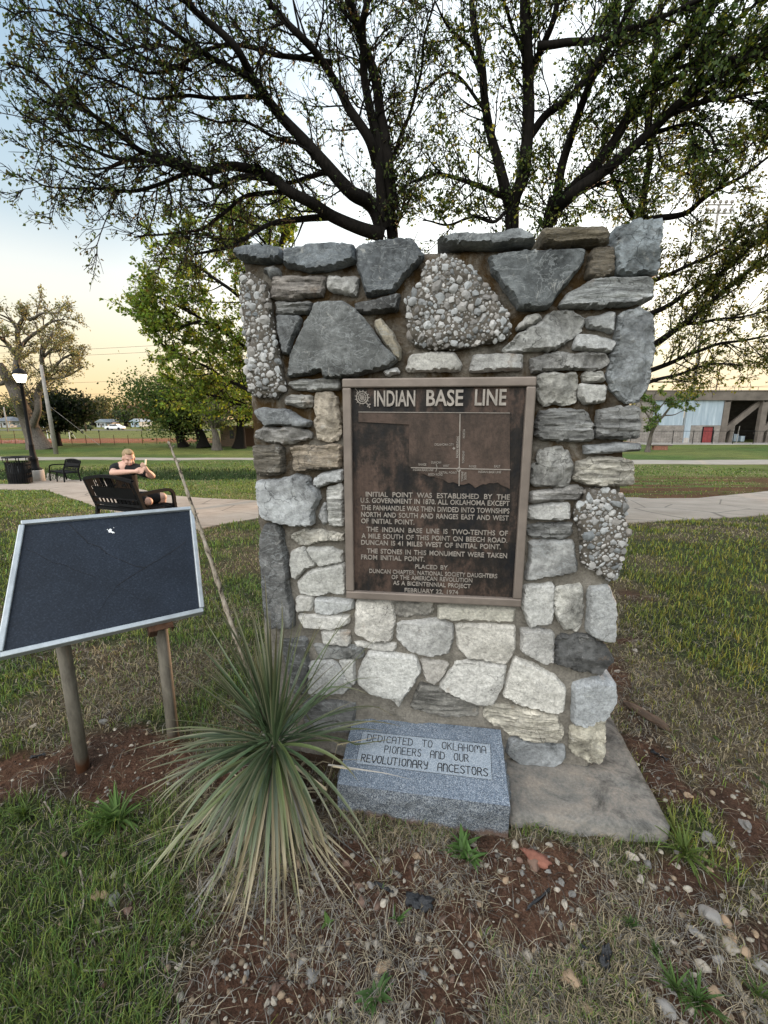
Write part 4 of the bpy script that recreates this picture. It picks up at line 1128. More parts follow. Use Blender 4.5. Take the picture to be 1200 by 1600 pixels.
# ------------------------------------------------------------ benches
def bench(loc, rz, L, label, nm='bench'):
    root = thing(nm, label, 'bench', loc, rz, 'black metal park benches')
    m = M['black_metal']; x0, x1 = -L / 2, L / 2; D = .50; SH = .43; T = .045
    mb = MB()
    for k in range(8):
        y = .02 + k * (D - .03) / 7; mb.box(x0 + .03, x1 - .03, y - .022, y + .022, SH - .008 - .025 * math.sin(PI * k / 7) * .5, SH + .006 - .025 * math.sin(PI * k / 7) * .5)
    for y in (0.0, D): mb.box(x0 + .02, x1 - .02, y - .018, y + .018, SH - .05, SH - .012)
    for x in (x0 + .02, x1 - .02): mb.box(x - .02, x + .02, 0, D, SH - .05, SH - .012)
    mb.build('seat', m, root, bevel=.003)
    tilt = -.13; ZB = SH + .40
    def bp(x, z): return Vector((x, tilt * (z - SH) / (ZB - SH), z))
    mb = MB()
    for x in (x0, x1): mb.beam(bp(x, SH - .02), bp(x, ZB), T, T, (1, 0, 0))
    arch = [bp(x0 + L * k / 10, ZB + .055 * math.sin(PI * k / 10)) for k in range(11)]
    for p, q in zip(arch[:-1], arch[1:]): mb.beam(p, q, .04, .04, (0, 1, 0))
    mb.beam(bp(x0, SH + .045), bp(x1, SH + .045), .035, .035); mb.beam(bp(x0, SH + .135), bp(x1, SH + .135), .02, .02)
    for k in range(1, 12):
        x = x0 + L * k / 12; mb.beam(bp(x, SH + .04), bp(x, SH + .14), .022, .012, (1, 0, 0))
    # pressed plate with a cut-out band near the top
    za, zb = SH + .13, SH + .30
    mb.add([bp(x0 + .07, za), bp(x1 - .07, za), bp(x1 - .07, zb), bp(x0 + .07, zb)] + [bp(x0 + .07, za) + Vector((0, .008, 0)), bp(x1 - .07, za) + Vector((0, .008, 0)), bp(x1 - .07, zb) + Vector((0, .008, 0)), bp(x0 + .07, zb) + Vector((0, .008, 0))],
           [(0, 1, 2, 3), (7, 6, 5, 4), (0, 4, 5, 1), (1, 5, 6, 2), (2, 6, 7, 3), (3, 7, 4, 0)])
    rr = random.Random(5); x = x0 + .08
    while x < x1 - .08:
        w = rr.uniform(.012, .03); mb.beam(bp(x, zb), bp(x, ZB + .03), w, .01, (1, 0, 0))
        if rr.random() < .6: mb.beam(bp(x, zb + .03), bp(x + .05, zb + .055), .02, .01, (0, 1, 0))
        x += rr.uniform(.035, .055)
    mb.build('backrest', m, root)
    for x in (x0, x1):
        mb = MB(); mb.beam((x, 0, SH + .0), (x, -.06, 0), T, T, (1, 0, 0)); mb.build('leg', m, root, bevel=.003)
        mb = MB(); mb.beam((x, D, SH + .02), (x, D + .03, 0), T, T, (1, 0, 0)); mb.build('leg', m, root, bevel=.003)
        mb = MB(); ar = [bp(x, SH + .21), Vector((x, .15, SH + .225)), Vector((x, D - .12, SH + .225)), Vector((x, D - .05, SH + .21)), Vector((x, D - .01, SH + .17)), Vector((x, D, SH + .1)), Vector((x, D, SH))]
        for p, q in zip(ar[:-1], ar[1:]): mb.beam(p, q, T, .035, (1, 0, 0))
        mb.build('armrest', m, root)
    mb = MB(); mb.beam((0, D, SH - .02), (0, D + .03, 0), .04, .04, (1, 0, 0)); mb.build('leg', m, root)
    return root
bA = at(154, 794, 6.2); bB = at(225, 798, 5.85)     # the two rear corners of the seat
bm_ = (bA + bB) / 2; bl = float(np.hypot(*(bB - bA)[:2])) + .02
brz = math.atan2(bB[1] - bA[1], bB[0] - bA[0])
zb = float(terr(bm_[0], bm_[1]))
BEN = Vector((bm_[0], bm_[1], bm_[2] - .43)); print('bench z', BEN.z, 'terrain', zb, 'len', bl)
BEN.z = zb
bench(tuple(BEN), brz, bl, 'black metal bench with a boy sitting on it, nearer of the two benches')
b2 = gnd(113, 752); bench((b2[0], b2[1], float(terr(b2[0], b2[1])) + .02), R(146), 1.35, 'empty black metal bench beside the lamp post')

# ------------------------------------------------------------ the boy on the bench
def pj(zx, zy, Y): return Vector(at(120 + zx * .15, 680 + zy * .15, Y))
skin = N('skin', .55, 0, .35); co = skin.coord(); skin.col(skin.ramp(skin.noise(co, 14, 4, .6), [(.3, (.50, .29, .225)), (.7, (.60, .38, .30))])); M['skin'] = skin.m
M['shirt'] = plain('black_cotton', (.010, .010, .011), .9, 0, .3, 14)
M['shorts'] = plain('black_shorts', (.014, .014, .016), .9, 0, .3, 14)
M['hair'] = plain('fair_hair', (.30, .215, .125), .8, 0, .35, 60, .4)
M['shoe'] = plain('dark_shoe', (.02, .02, .02), .6)
M['lip'] = plain('lip', (.32, .10, .09), .5); M['eye'] = plain('eye_dark', (.03, .02, .018), .4)
DY = -.12      # the figure sits a hand's breadth nearer than the first measure
sR = pj(405, 345, 6.12); eR = pj(372, 392, 5.92); wR = pj(600, 378, 5.84); hR = pj(650, 378, 5.84)
sL = pj(628, 352, 6.14); eL = pj(785, 425, 5.98); wL = pj(735, 372, 5.88); hL = pj(712, 345, 5.86)
nk = pj(500, 300, 6.14); hc = pj(540, 240, 6.12); pel = pj(540, 690, 6.20); ch = pj(515, 420, 6.15)
hpA = pj(600, 690, 6.12); kA = pj(745, 690, 6.08); aA = pj(560, 720, 6.14)
hpB = pj(640, 660, 6.28); kB = pj(890, 640, 6.42); aB = pj(885, 860, 6.45)
body = thing('person', 'fair haired boy in black T-shirt and shorts sitting on the bench looking at his hands', 'person', (pel.x, pel.y, float(terr(pel.x, pel.y))))
bo = Vector(body.location)
def cap(mb, p, q, r0, r1, n=14):
    pts = []; rr = []; d = (q - p); L_ = d.length
    for k in range(4): a_ = (k / 4 - 1) * PI / 2; pts.append(p + d.normalized() * r0 * math.sin(a_) ); rr.append(max(.002, r0 * math.cos(a_)))
    for k in range(0, 7): t = k / 6; pts.append(p.lerp(q, t)); rr.append(r0 + (r1 - r0) * t)
    for k in range(1, 5): a_ = k / 4 * PI / 2; pts.append(q + d.normalized() * r1 * math.sin(a_)); rr.append(max(.002, r1 * math.cos(a_)))
    mb.tube([x - bo for x in pts], rr, n)
def remesh(o, v, sm=4):
    r_ = o.modifiers.new('r', 'REMESH'); r_.mode = 'VOXEL'; r_.voxel_size = v; r_.use_smooth_shade = True
    s_ = o.modifiers.new('s', 'SMOOTH'); s_.factor = .5; s_.iterations = sm
mb = MB()
fd = Vector((.62, -.70, -.36)).normalized()          # where the face looks
sdv = fd.cross(Vector((0, 0, 1))).normalized(); upv = sdv.cross(fd)
HM = Matrix((( sdv.x, fd.x, upv.x), (sdv.y, fd.y, upv.y), (sdv.z, fd.z, upv.z))).to_4x4()
def hd(x, y, z): return hc - bo + HM.to_3x3() @ Vector((x, y, z))
mb.blob(hd(0, -.012, .03), (.072, .090, .085), 1, .04, 3, HM)
mb.blob(hd(0, .018, -.035), (.058, .070, .075), 2, .03, 3, HM)      # face and jaw
mb.blob(hd(0, .055, -.088), (.030, .026, .024), 2, .0, 2, HM)       # chin
mb.blob(hd(0, .096, -.022), (.013, .020, .022), 2, .0, 2, HM)       # nose
mb.blob(hd(0, .082, .005), (.012, .016, .028), 2, .0, 2, HM)
mb.blob(hd(0, .070, .028), (.052, .016, .012), 2, .0, 2, HM)        # brow
mb.blob(hd(0, .080, -.058), (.024, .014, .013), 2, .0, 2, HM)
for s_ in (-1, 1):
    mb.blob(hd(.074 * s_, -.008, -.008), (.010, .020, .032), 2, .0, 2, HM)
    mb.blob(hd(.036 * s_, .060, -.035), (.024, .022, .024), 2, .0, 2, HM)
cap(mb, nk + Vector((0, 0, -.05)), hc + Vector((0, 0, -.03)), .056, .050)
cap(mb, nk + (ch - nk) * .3, pel, .10, .125)
for s_, e_, w_, h_ in ((sR, eR, wR, hR), (sL, eL, wL, hL)):
    cap(mb, nk + (s_ - nk) * .35, s_, .060, .054); cap(mb, s_, e_, .050, .041); cap(mb, e_, e_.lerp(w_, .35), .041, .040); cap(mb, e_.lerp(w_, .35), w_, .040, .026)
    pd = (h_ - w_).normalized(); mid_ = w_ + pd * .045
    cap(mb, w_, mid_, .026, .030)
    acr = pd.cross(Vector((0, -1, .2))).normalized()
    for k in range(4):
        b0 = mid_ + acr * (k - 1.5) * .017 + pd * .01; cu_ = Vector((0.2, .25, .5)) if h_ is hL else Vector((.5, -.35, .15))
        l1 = (.036, .042, .040, .032)[k]; k1 = b0 + pd * l1; k2 = k1 + (pd * .6 + cu_ * .8).normalized() * l1 * .8
        cap(mb, b0, k1, .0095, .0085, 8); cap(mb, k1, k2, .0085, .007, 8)
    tb = w_ + pd * .02 - acr * .026; tk = tb + (pd - acr * .6).normalized() * .035; cap(mb, tb, tk, .011, .0095, 8); cap(mb, tk, tk + (pd + Vector((0, 0, .3))).normalized() * .028, .0095, .0075, 8)
cap(mb, hpA, kA, .082, .060); cap(mb, kA, aA, .058, .038)
cap(mb, hpB, kB, .082, .062); cap(mb, kB, kB.lerp(aB, .35), .056, .056); cap(mb, kB.lerp(aB, .35), aB, .056, .038)
mb.blob(kB - bo, (.062, .062, .062), 3, .05, 2); mb.blob(kA - bo, (.060, .060, .058), 3, .05, 2)
bd = mb.build('body', M['skin'], body, True); remesh(bd, .0065, 5)
mb = MB()   # T-shirt
cap(mb, nk + Vector((0, 0, -.055)), ch, .085, .135); cap(mb, ch, pel + Vector((0, 0, .02)), .135, .15)
for s_, e_ in ((sR, eR), (sL, eL)):
    cap(mb, nk + (s_ - nk) * .12 + Vector((0, 0, -.045)), s_, .088, .076); cap(mb, s_, s_.lerp(e_, .62 if s_ is sL else .42), .074, .066)
so = mb.build('t_shirt', M['shirt'], body, True); remesh(so, .009, 4)
mb = MB(); cap(mb, pel + Vector((0, 0, .02)), pel + Vector((0, 0, -.02)), .15, .145); cap(mb, hpA, hpA.lerp(kA, .66), .102, .092); cap(mb, hpB, hpB.lerp(kB, .72), .105, .092)
so = mb.build('shorts', M['shorts'], body, True); remesh(so, .010, 4)
mb = MB()
mb.blob(hd(0, -.026, .050), (.076, .086, .074), 4, .05, 3, HM, 3); mb.blob(hd(0, .020, .094), (.054, .052, .028), 5, .1, 2, HM, 3); mb.blob(hd(0, -.068, .0), (.060, .042, .055), 6, .06, 2, HM, 3)
mb.build('hair', M['hair'], body, True)
for s_ in (-1, 1):
    mb = MB(); mb.blob(hd(.028 * s_, .080, .006), (.010, .006, .0035), 1, .0, 2, HM); mb.build('eye', M['eye'], body, True)
mb = MB(); mb.blob(hd(0, .092, -.058), (.020, .008, .007), 1, .0, 2, HM); mb.build('lips', M['lip'], body, True)
for an, dr in ((aA, Vector((-.5, .1, -.05))), (aB, Vector((.5, .6, -.05)))):
    mb = MB(); d_ = dr.normalized(); cap(mb, an - d_ * .03 + Vector((0, 0, -.03)), an + d_ * .15 + Vector((0, 0, -.045)), .045, .038); so = mb.build('shoe', M['shoe'], body, True)
# the little pale thing he holds
tag(MB().build('x', None) and None, None) if False else None
mb = MB(); t0 = hL + Vector((.02, -.02, .05)); mb.beam(t0, t0 + Vector((.012, 0, .07)), .028, .012)
tag(mb.build('pale_gadget', plain('pale_gadget', (.7, .66, .55), .5), None, bevel=.003), 'small pale object held up in the boy\'s hands', 'gadget')

# ------------------------------------------------------------ litter bin and lamp post
bb = gnd(33, 756); bz = float(terr(bb[0], bb[1]))
bin_ = thing('litter_bin', 'black slatted metal litter bin beside the lamp post', 'bin', (bb[0], bb[1], bz))
mb = MB(); Rb = .40; Hb = .86
for k in range(30):
    t = 2 * PI * k / 30; c_, s_ = math.cos(t), math.sin(t); mb.beam((Rb * c_ * .93, Rb * s_ * .93, .04), (Rb * c_, Rb * s_, Hb), .05, .008, (c_, s_, 0))
for z, r_ in ((.06, .93), (.45, .965), (Hb - .02, 1.0)): mb.tube([(Rb * r_ * math.cos(t), Rb * r_ * math.sin(t), z) for t in np.linspace(0, 2 * PI, 33)], .014, 6, False)
mb.build('slat_cage', M['black_metal'], bin_)
mb = MB(); mb.lathe([(.28, .03), (.33, .06), (.36, Hb - .05), (.34, Hb - .05), (.30, .1)], 24); mb.build('liner', M['dark_glass'], bin_, True)
mb = MB(); mb.lathe([(.46, 1.02), (.47, 1.04), (.46, 1.06), (.22, 1.07), (.21, 1.03)], 28)
for k in range(8): t = 2 * PI * k / 8; mb.beam((.42 * math.cos(t), .42 * math.sin(t), Hb - .02), (.44 * math.cos(t), .44 * math.sin(t), 1.03), .03, .02)
mb.build('lid', M['black_metal'], bin_)
lb_ = gnd(58, 752); lz = float(terr(lb_[0], lb_[1]))
lamp = thing('street_lamp', 'tall black lamp post with a lit lantern on a round concrete base', 'street lamp', (lb_[0], lb_[1], lz))
mb = MB(); mb.lathe([(.29, -.2), (.29, .44), (.27, .47), (.05, .475)], 28); mb.build('concrete_base', M['pale_concrete'], lamp, True)
mb = MB(); mb.lathe([(.24, .475), (.24, .53), (.16, .58), (.15, .9), (.17, .93), (.12, 1.0), (.085, 1.45), (.10, 1.48), (.075, 1.52), (.062, 3.72), (.085, 3.74), (.06, 3.80), (.10, 3.88), (.16, 3.92)], 20); mb.build('pole', M['black_metal'], lamp, True)
em = bpy.data.materials.new('lamp_glow'); em.use_nodes = True; eb = em.node_tree.nodes['Principled BSDF']
eb.inputs['Base Color'].default_value = (.9, .85, .75, 1); eb.inputs['Emission Color'].default_value = (1, .86, .62, 1); eb.inputs['Emission Strength'].default_value = 1.2
mb = MB(); mb.lathe([(.12, 3.93), (.15, 3.97), (.215, 4.17), (.22, 4.22), (.19, 4.26)], 20); mb.build('lantern_glass', em, lamp, True)
mb = MB(); mb.lathe([(.25, 4.23), (.26, 4.26), (.22, 4.33), (.15, 4.41), (.07, 4.46), (.035, 4.48), (.03, 4.55), (.045, 4.58), (.012, 4.66)], 20)
for k in range(6): t = 2 * PI * k / 6; mb.beam((.14 * math.cos(t), .14 * math.sin(t), 3.92), (.225 * math.cos(t), .225 * math.sin(t), 4.25), .012, .012)
mb.build('lantern_cap', M['black_metal'], lamp)

# ------------------------------------------------------------ trees
def crom(P, k=5):
    P = [np.array(p, float) for p in P]; out = []
    Q = [2 * P[0] - P[1]] + P + [2 * P[-1] - P[-2]]
    for i in range(1, len(Q) - 2):
        a0, a1, a2, a3 = Q[i - 1:i + 3]
        for j in range(k):
            t = j / k; out.append(.5 * (2 * a1 + (a2 - a0) * t + (2 * a0 - 5 * a1 + 4 * a2 - a3) * t * t + (3 * a1 - a0 - 3 * a2 + a3) * t ** 3))
    out.append(P[-1]); return np.array(out)
class Tubes:
    def __init__(s): s.V = []; s.F = []; s.n = 0
    def add(s, P, r, n=5):
        P = np.asarray(P); m = len(P); r = np.asarray(r)
        T = np.gradient(P, axis=0); T /= np.linalg.norm(T, axis=1)[:, None] + 1e-12
        ref = np.array([.31, .17, .93]) if abs(T[:, 2].mean()) < .8 else np.array([.9, .3, .1])
        A = np.cross(T, ref); A /= np.linalg.norm(A, axis=1)[:, None] + 1e-9; B = np.cross(T, A)
        an = np.arange(n) * 2 * PI / n
        V = P[:, None, :] + r[:, None, None] * (A[:, None, :] * np.cos(an)[None, :, None] + B[:, None, :] * np.sin(an)[None, :, None])
        i = (np.arange(m - 1)[:, None] * n + np.arange(n)[None, :]); j = (np.arange(m - 1)[:, None] * n + (np.arange(n)[None, :] + 1) % n)
        s.F.append((np.stack([i, j, j + n, i + n], -1).reshape(-1, 4)) + s.n); s.V.append(V.reshape(-1, 3)); s.n += m * n
    def mesh(s, name, off): return mesh_np(name, np.vstack(s.V) - off, np.vstack(s.F))
def unit(v): return v / (np.linalg.norm(v) + 1e-12)
def grow_line(rng, p, d, L, n, wig, up):
    pts = [p]; d = unit(d)
    for i in range(n):
        d = unit(d + rng.normal(0, wig, 3) + np.array([0, 0, up])); pts.append(pts[-1] + d * L / n)
    return np.array(pts)
def side_dir(rng, t, ang):
    v = rng.normal(0, 1, 3); v = unit(v - t * (v @ t)); return unit(t * math.cos(ang) + v * math.sin(ang))
def leaf_quads(P, D, size, rng, wr=.62):
    """one folded leaf (two triangles as a quad) at each P pointing along D"""
    n = len(P); D = D / (np.linalg.norm(D, axis=1)[:, None] + 1e-9)
    Nn = rng.normal(0, 1, (n, 3)); Bv = np.cross(D, Nn); Bv /= np.linalg.norm(Bv, axis=1)[:, None] + 1e-9
    Cc = np.cross(D, Bv); L = size[:, None]
    V = np.stack([P, P + D * L * .42 + Bv * L * wr / 2 + Cc * L * .08, P + D * L, P + D * L * .42 - Bv * L * wr / 2 + Cc * L * .08], 1).reshape(-1, 3)
    return V, np.arange(n * 4).reshape(-1, 4)
def leaf_obj(name, P, D, size, cols, rng, off, parent, mat=None):
    V, F = leaf_quads(P, D, size, rng)
    return link(name, mesh_np(name, V - off, F, np.repeat(cols, 4, 0)), mat or M['leaf'], parent)
def leaf_cols(rng, n, c, var=.35, alt=None, pa=.15):
    k = rng.uniform(1 - var, 1 + var, (n, 1)); C = np.array(c)[None, :] * k
    C[:, 0] *= rng.uniform(.85, 1.2, n)
    if alt is not None:
        m = rng.random(n) < pa; C[m] = np.array(alt) * rng.uniform(.8, 1.2, (m.sum(), 1))
    return np.clip(C, 0, .6)

def limb_tree(name, label, limbs, root_px, Yr, seed, lsize, col, s1=.17, L1=(.45, 1.15), n2=6, n3=3, lpt=4, alt=None, bark='bark', group=None, leafy=1.0, up=.05, sc=1.0, start=.15, pa=.15, down=.5):
    """a tree from limbs measured on the photograph; twigs and leaves grow on them in three dimensions"""
    rng = np.random.default_rng(seed); T = Tubes(); LP = []; LD = []
    rp = at(root_px[0], root_px[1], Yr); rx, ry = rp[0], rp[1]
    root = np.array([rx, ry, float(terr(rx, ry))])
    for li, lb in enumerate(limbs):
        pxs, Y0, Y1, r0, r1 = lb[:5]; lf = lb[5] if len(lb) > 5 else 1.0
        m = len(pxs); P = []
        for i, (x, y) in enumerate(pxs):
            t = i / (m - 1); Y = Y0 + (Y1 - Y0) * t + (.10 * sc * math.sin(seed + li * 2.3 + i * 1.7) if 0 < i < m - 1 else 0)
            P.append(at(x, y, Y))
        if li == 0: P = [root - np.array([0, 0, .3])] + P
        P = crom(P, 6); L = np.r_[0, np.cumsum(np.linalg.norm(np.diff(P, axis=0), axis=1))]; t = L / L[-1]
        wob = np.stack([vn(L * 3 / sc, L * 0 + 7.1 * li + 13 * k, seed + k) - .5 for k in range(3)], 1) * .05 * sc
        P = P + wob * np.minimum(1, t * 5)[:, None]
        ra = r0 / FPX * Y0 * (.72 if sc < 2 else .8); rb = r1 / FPX * Y1 * .75; rad = ra + (rb - ra) * t ** .85
        if li == 0: rad = rad * (1 + .5 * np.exp(-L / (.25 * sc)))
        T.add(P, rad, 12 if r0 > 6 else 7)
        if lf <= 0: continue
        pos = start * L[-1] + rng.uniform(0, s1)
        while pos < L[-1]:
            tt = pos / L[-1]; i = min(np.searchsorted(L, pos), len(P) - 2); p = P[i]; tg = unit(P[i + 1] - P[max(i - 1, 0)])
            r_ = rad[i]
            # twigs are shorter along the thick of the limb
            for _ in range(1 if rng.random() < .75 else 2):
                d = side_dir(rng, tg, rng.uniform(.5, 1.15)); le = rng.uniform(*L1) * (1.15 - .45 * tt)
                B1 = grow_line(rng, p, d, le, 6, .13, up); T.add(B1, np.linspace(min(r_ * .5, .014 * sc), .0035 * sc, 7), 4)
                for k in range(n2):
                    u = rng.uniform(.2, 1.0); q = B1[min(int(u * 6), 5)] + (B1[min(int(u * 6) + 1, 6)] - B1[min(int(u * 6), 5)]) * (u * 6 % 1)
                    d2 = side_dir(rng, unit(B1[-1] - B1[0]), rng.uniform(.35, .95)); l2 = le * rng.uniform(.25, .5)
                    B2 = grow_line(rng, q, d2, l2, 4, .16, up); T.add(B2, np.linspace(.0056, .0030, 5) * sc, 3)
                    for _l in range(rng.poisson(lpt * lf * leafy * .8)):
                        w = rng.uniform(0, 3.99); q3 = B2[int(w)] * (1 - w % 1) + B2[int(w) + 1] * (w % 1); LP.append(q3 + rng.normal(0, .02 * sc, 3)); LD.append(d2 * .4 + rng.normal(0, .7, 3) + np.array([0, 0, -down]))
                    for kk in range(n3):
                        q3 = B2[rng.integers(1, 5)]; d3 = side_dir(rng, unit(B2[-1] - B2[0]), rng.uniform(.4, 1.0)); l3 = l2 * rng.uniform(.3, .6)
                        B3 = grow_line(rng, q3, d3, l3, 2, .2, 0.02)
                        T.add(B3, np.array([.0034, .0028, .0018]) * sc, 3)
                        nl = rng.poisson(lpt * lf * leafy)
                        for _l in range(nl):
                            w = rng.random() ** .7; LP.append(B3[0] + (B3[2] - B3[0]) * w + rng.normal(0, .022 * sc, 3)); LD.append(d3 * .5 + rng.normal(0, .7, 3) + np.array([0, 0, -down]))
            pos += s1 * rng.uniform(.6, 1.4)
    t = thing(name, label, 'tree', tuple(root), 0, group)
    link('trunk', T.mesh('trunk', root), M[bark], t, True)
    LP = np.array(LP); LD = np.array(LD); n = len(LP)
    leaf_obj('crown', LP, LD, rng.uniform(.65, 1.25, n) * lsize, leaf_cols(rng, n, col, .4, alt, pa), rng, root, t)
    print(name, seed, 'twig verts', T.n, 'leaves', n)
    return t
def PX(s): return [tuple(map(float, q.split(','))) for q in s.split()]
DG = (.060, .085, .022); YG = (.15, .17, .035)
GB = 'trees standing close behind the monument'
limb_tree('tree', 'big dark tree behind the monument with long boughs spreading left over the lawn', [
  (PX('613,372 610,310 603,230 590,130 566,60 545,0 530,-70'), 6.6, 6.2, 19, 7),
  (PX('597,330 588,220 567,125 566,50 576,0 585,-60'), 6.5, 6.0, 11, 5),
  (PX('598,360 582,322 540,292 480,225 435,175 400,125 370,75 300,10 270,-40'), 6.5, 5.2, 15, 4),
  (PX('590,260 575,215 545,165 525,130 500,95 470,55 440,25 415,-5 390,-50'), 6.5, 5.6, 10, 4),
  (PX('600,368 560,356 520,338 480,316 450,298 425,280 370,258 320,265 280,250 225,237 190,210 150,185 100,155 50,115 10,95'), 6.4, 5.2, 13, 1.6),
  (PX('345,262 310,270 250,255 185,250 135,230 75,200 30,180'), 5.9, 5.2, 6, 1.4),
  (PX('425,279 375,278 340,290 300,270 215,295 135,295 75,290 45,275'), 6.1, 5.4, 6, 1.2),
  (PX('520,338 475,341 425,350 390,368 350,388 300,400'), 6.3, 5.9, 7, 2),
  (PX('450,300 390,305 350,335 310,360 260,362 210,372'), 6.2, 5.7, 5, 1.5),
  (PX('540,292 515,270 490,274 455,284 420,286'), 6.4, 6.1, 6, 3, .5),
  (PX('435,175 380,115 320,82 265,45 220,15 170,-20'), 6.0, 5.2, 7, 2),
  (PX('520,98 440,85 370,70 310,80 240,70 180,85 120,90'), 6.2, 5.3, 5, 1.3),
  (PX('425,150 360,150 300,147 235,152 180,130 110,110'), 6.0, 5.3, 4.5, 1.2),
  (PX('300,110 230,90 160,50 90,20 30,10'), 5.6, 5.0, 3.5, 1.0),
  (PX('225,237 170,262 120,262 70,240'), 5.8, 5.3, 3, 1.0),
  (PX('320,82 250,110 190,100 120,60 60,45'), 5.6, 5.0, 3.5, 1.0),
  (PX('480,225 430,215 380,190 340,190 290,175'), 6.2, 5.8, 4, 1.3),
  (PX('566,50 540,20 520,-30'), 6.2, 6.0, 4, 2), (PX('612,250 640,180 655,120 665,60 680,0'), 6.6, 6.4, 4, 1.5, .8),
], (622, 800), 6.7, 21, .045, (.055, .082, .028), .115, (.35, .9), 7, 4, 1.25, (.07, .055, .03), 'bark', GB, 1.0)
limb_tree('tree', 'forked dark tree with upright stems rising behind the middle of the monument', [
  (PX('800,362 803,320 815,280 822,220 826,150 822,75 822,0 826,-70'), 7.0, 6.6, 22, 8),
  (PX('797,322 785,280 770,220 760,170 750,100 740,50 737,0 735,-60'), 7.0, 6.6, 11, 4),
  (PX('824,200 828,130 845,75 865,25 874,-20'), 6.9, 6.5, 9, 4),
  (PX('790,308 740,287 685,272 650,280 628,290'), 7.0, 6.4, 6, 1.5, 1.3),
  (PX('765,190 750,160 715,116 690,120 660,140'), 6.9, 6.5, 4, 1.2),
  (PX('826,215 850,185 880,160 910,130 950,75 980,20 1000,-30'), 7.0, 6.3, 8, 3),
  (PX('792,330 770,345 740,340 700,350 660,345'), 7.0, 6.6, 4, 1.3, 1.6),
  (PX('752,110 730,70 700,40 680,0'), 6.8, 6.4, 4, 1.3), (PX('822,90 800,50 790,10 770,-30'), 6.8, 6.4, 4, 1.5),
], (792, 800), 7.1, 33, .052, (.058, .088, .025), .12, (.35, .9), 7, 4, 1.5, YG, 'bark', GB, 1.0)
limb_tree('tree', 'dark tree leaning right with long straight boughs, behind the right half of the monument', [
  (PX('855,365 880,315 920,270 970,205 1010,145 1045,100 1100,30 1150,-40'), 7.4, 6.2, 19, 7),
  (PX('875,320 900,300 960,255 1025,200 1080,145 1130,105 1200,65 1280,20'), 7.2, 5.8, 12, 4),
  (PX('862,350 880,255 905,185 920,130 960,60 970,0 980,-50'), 7.4, 6.8, 10, 4),
  (PX('890,305 950,285 985,290'), 7.3, 7.0, 5, 2, .6),
  (PX('840,72 925,62 980,45 1040,25 1110,-5'), 6.6, 5.8, 7, 3),
  (PX('1000,215 1050,200 1090,197 1110,212 1118,240'), 6.8, 6.2, 5, 1.5),
  (PX('1045,180 1100,160 1150,150 1220,140'), 6.6, 5.8, 5, 1.5, 1.4), (PX('1010,145 1060,120 1120,60 1180,10 1230,-30'), 6.6, 5.8, 6, 2, 1.3),
  (PX('1050,110 1110,90 1160,90 1230,70'), 6.4, 5.6, 4, 1.4, 1.4),
], (842, 800), 7.5, 45, .054, (.052, .086, .022), .10, (.4, 1.05), 7, 4, 2.2, YG, 'bark', GB, 1.1)
limb_tree('tree', 'slim dark tree with low boughs sweeping right past the end of the monument', [
  (PX('958,640 975,520 994,400 1000,340 1006,300 1015,240 1016,190 1025,100 1030,20 1040,-40'), 9.0, 8.4, 12, 4),
  (PX('990,340 960,285 950,250 945,200'), 8.9, 8.5, 5, 2),
  (PX('1000,344 1030,341 1070,335 1100,310 1150,280 1210,240'), 8.9, 7.6, 7, 2),
  (PX('992,450 1025,439 1079,415 1126,394 1163,368 1210,335'), 8.9, 7.6, 5, 1.6, 1.2),
  (PX('988,500 1037,481 1092,444 1131,423 1158,400 1210,350'), 8.9, 7.6, 6, 1.8, 1.2),
  (PX('985,560 1026,536 1066,507 1105,478 1147,441 1184,410 1230,375'), 8.9, 7.4, 8, 2.4, 1.2),
  (PX('985,590 1052,565 1079,554 1118,539 1157,533 1215,520'), 8.9, 7.8, 6, 1.6, 1.1),
  (PX('984,610 1016,596 1052,588 1105,570 1150,568'), 8.9, 8.0, 5, 1.4, 1.0),
  (PX('1013,220 1050,170 1090,150 1140,130 1200,120'), 8.7, 7.6, 5, 1.5, 1.2),
  (PX('1066,507 1110,500 1160,495 1210,480'), 8.5, 7.6, 4, 1.2, 1.3), (PX('1018,200 1040,260 1090,270 1140,250 1200,200'), 8.6, 7.6, 3, 1.2, 1.2),
], (942, 770), 9.1, 57, .054, (.085, .105, .026), .11, (.4, 1.05), 7, 4, 2.3, (.14, .13, .035), 'bark', GB, 1.15, pa=.15)
limb_tree('tree', 'bright green leafy tree with boughs reaching left beside the monument', [
  (PX('470,700 460,640 450,560 440,480 440,400 450,330'), 12.5, 12.0, 12, 4),
  (PX('462,660 430,630 391,611 350,590 323,574 290,560 265,545 240,532'), 12.4, 11.0, 6, 1.5, 1.1),
  (PX('455,610 420,570 380,540 320,500 270,475 235,460'), 12.4, 11.0, 6, 1.5, 1.2),
  (PX('448,540 410,500 370,460 330,430 290,408 255,402'), 12.2, 11.0, 6, 1.5, 1.2),
  (PX('440,470 400,430 370,390 330,370 290,365'), 12.2, 11.2, 5, 1.5, 1.1),
  (PX('450,590 410,590 370,560 330,540 280,530 250,505 228,500'), 12.6, 11.6, 5, 1.4, 1.2),
  (PX('440,440 420,390 400,360 380,330'), 12.2, 11.6, 4, 1.4),
  (PX('455,620 420,620 380,632 345,622 300,610 260,590'), 12.8, 11.8, 4, 1.2, .9), (PX('320,500 280,510 262,512 238,490'), 11.4, 11.0, 3, 1.1, 1.2),
], (474, 760), 12.6, 69, .095, (.135, .195, .034), .19, (.5, 1.2), 8, 4, 2.7, (.17, .17, .035), 'bark', GB, 1.0, sc=1.3)

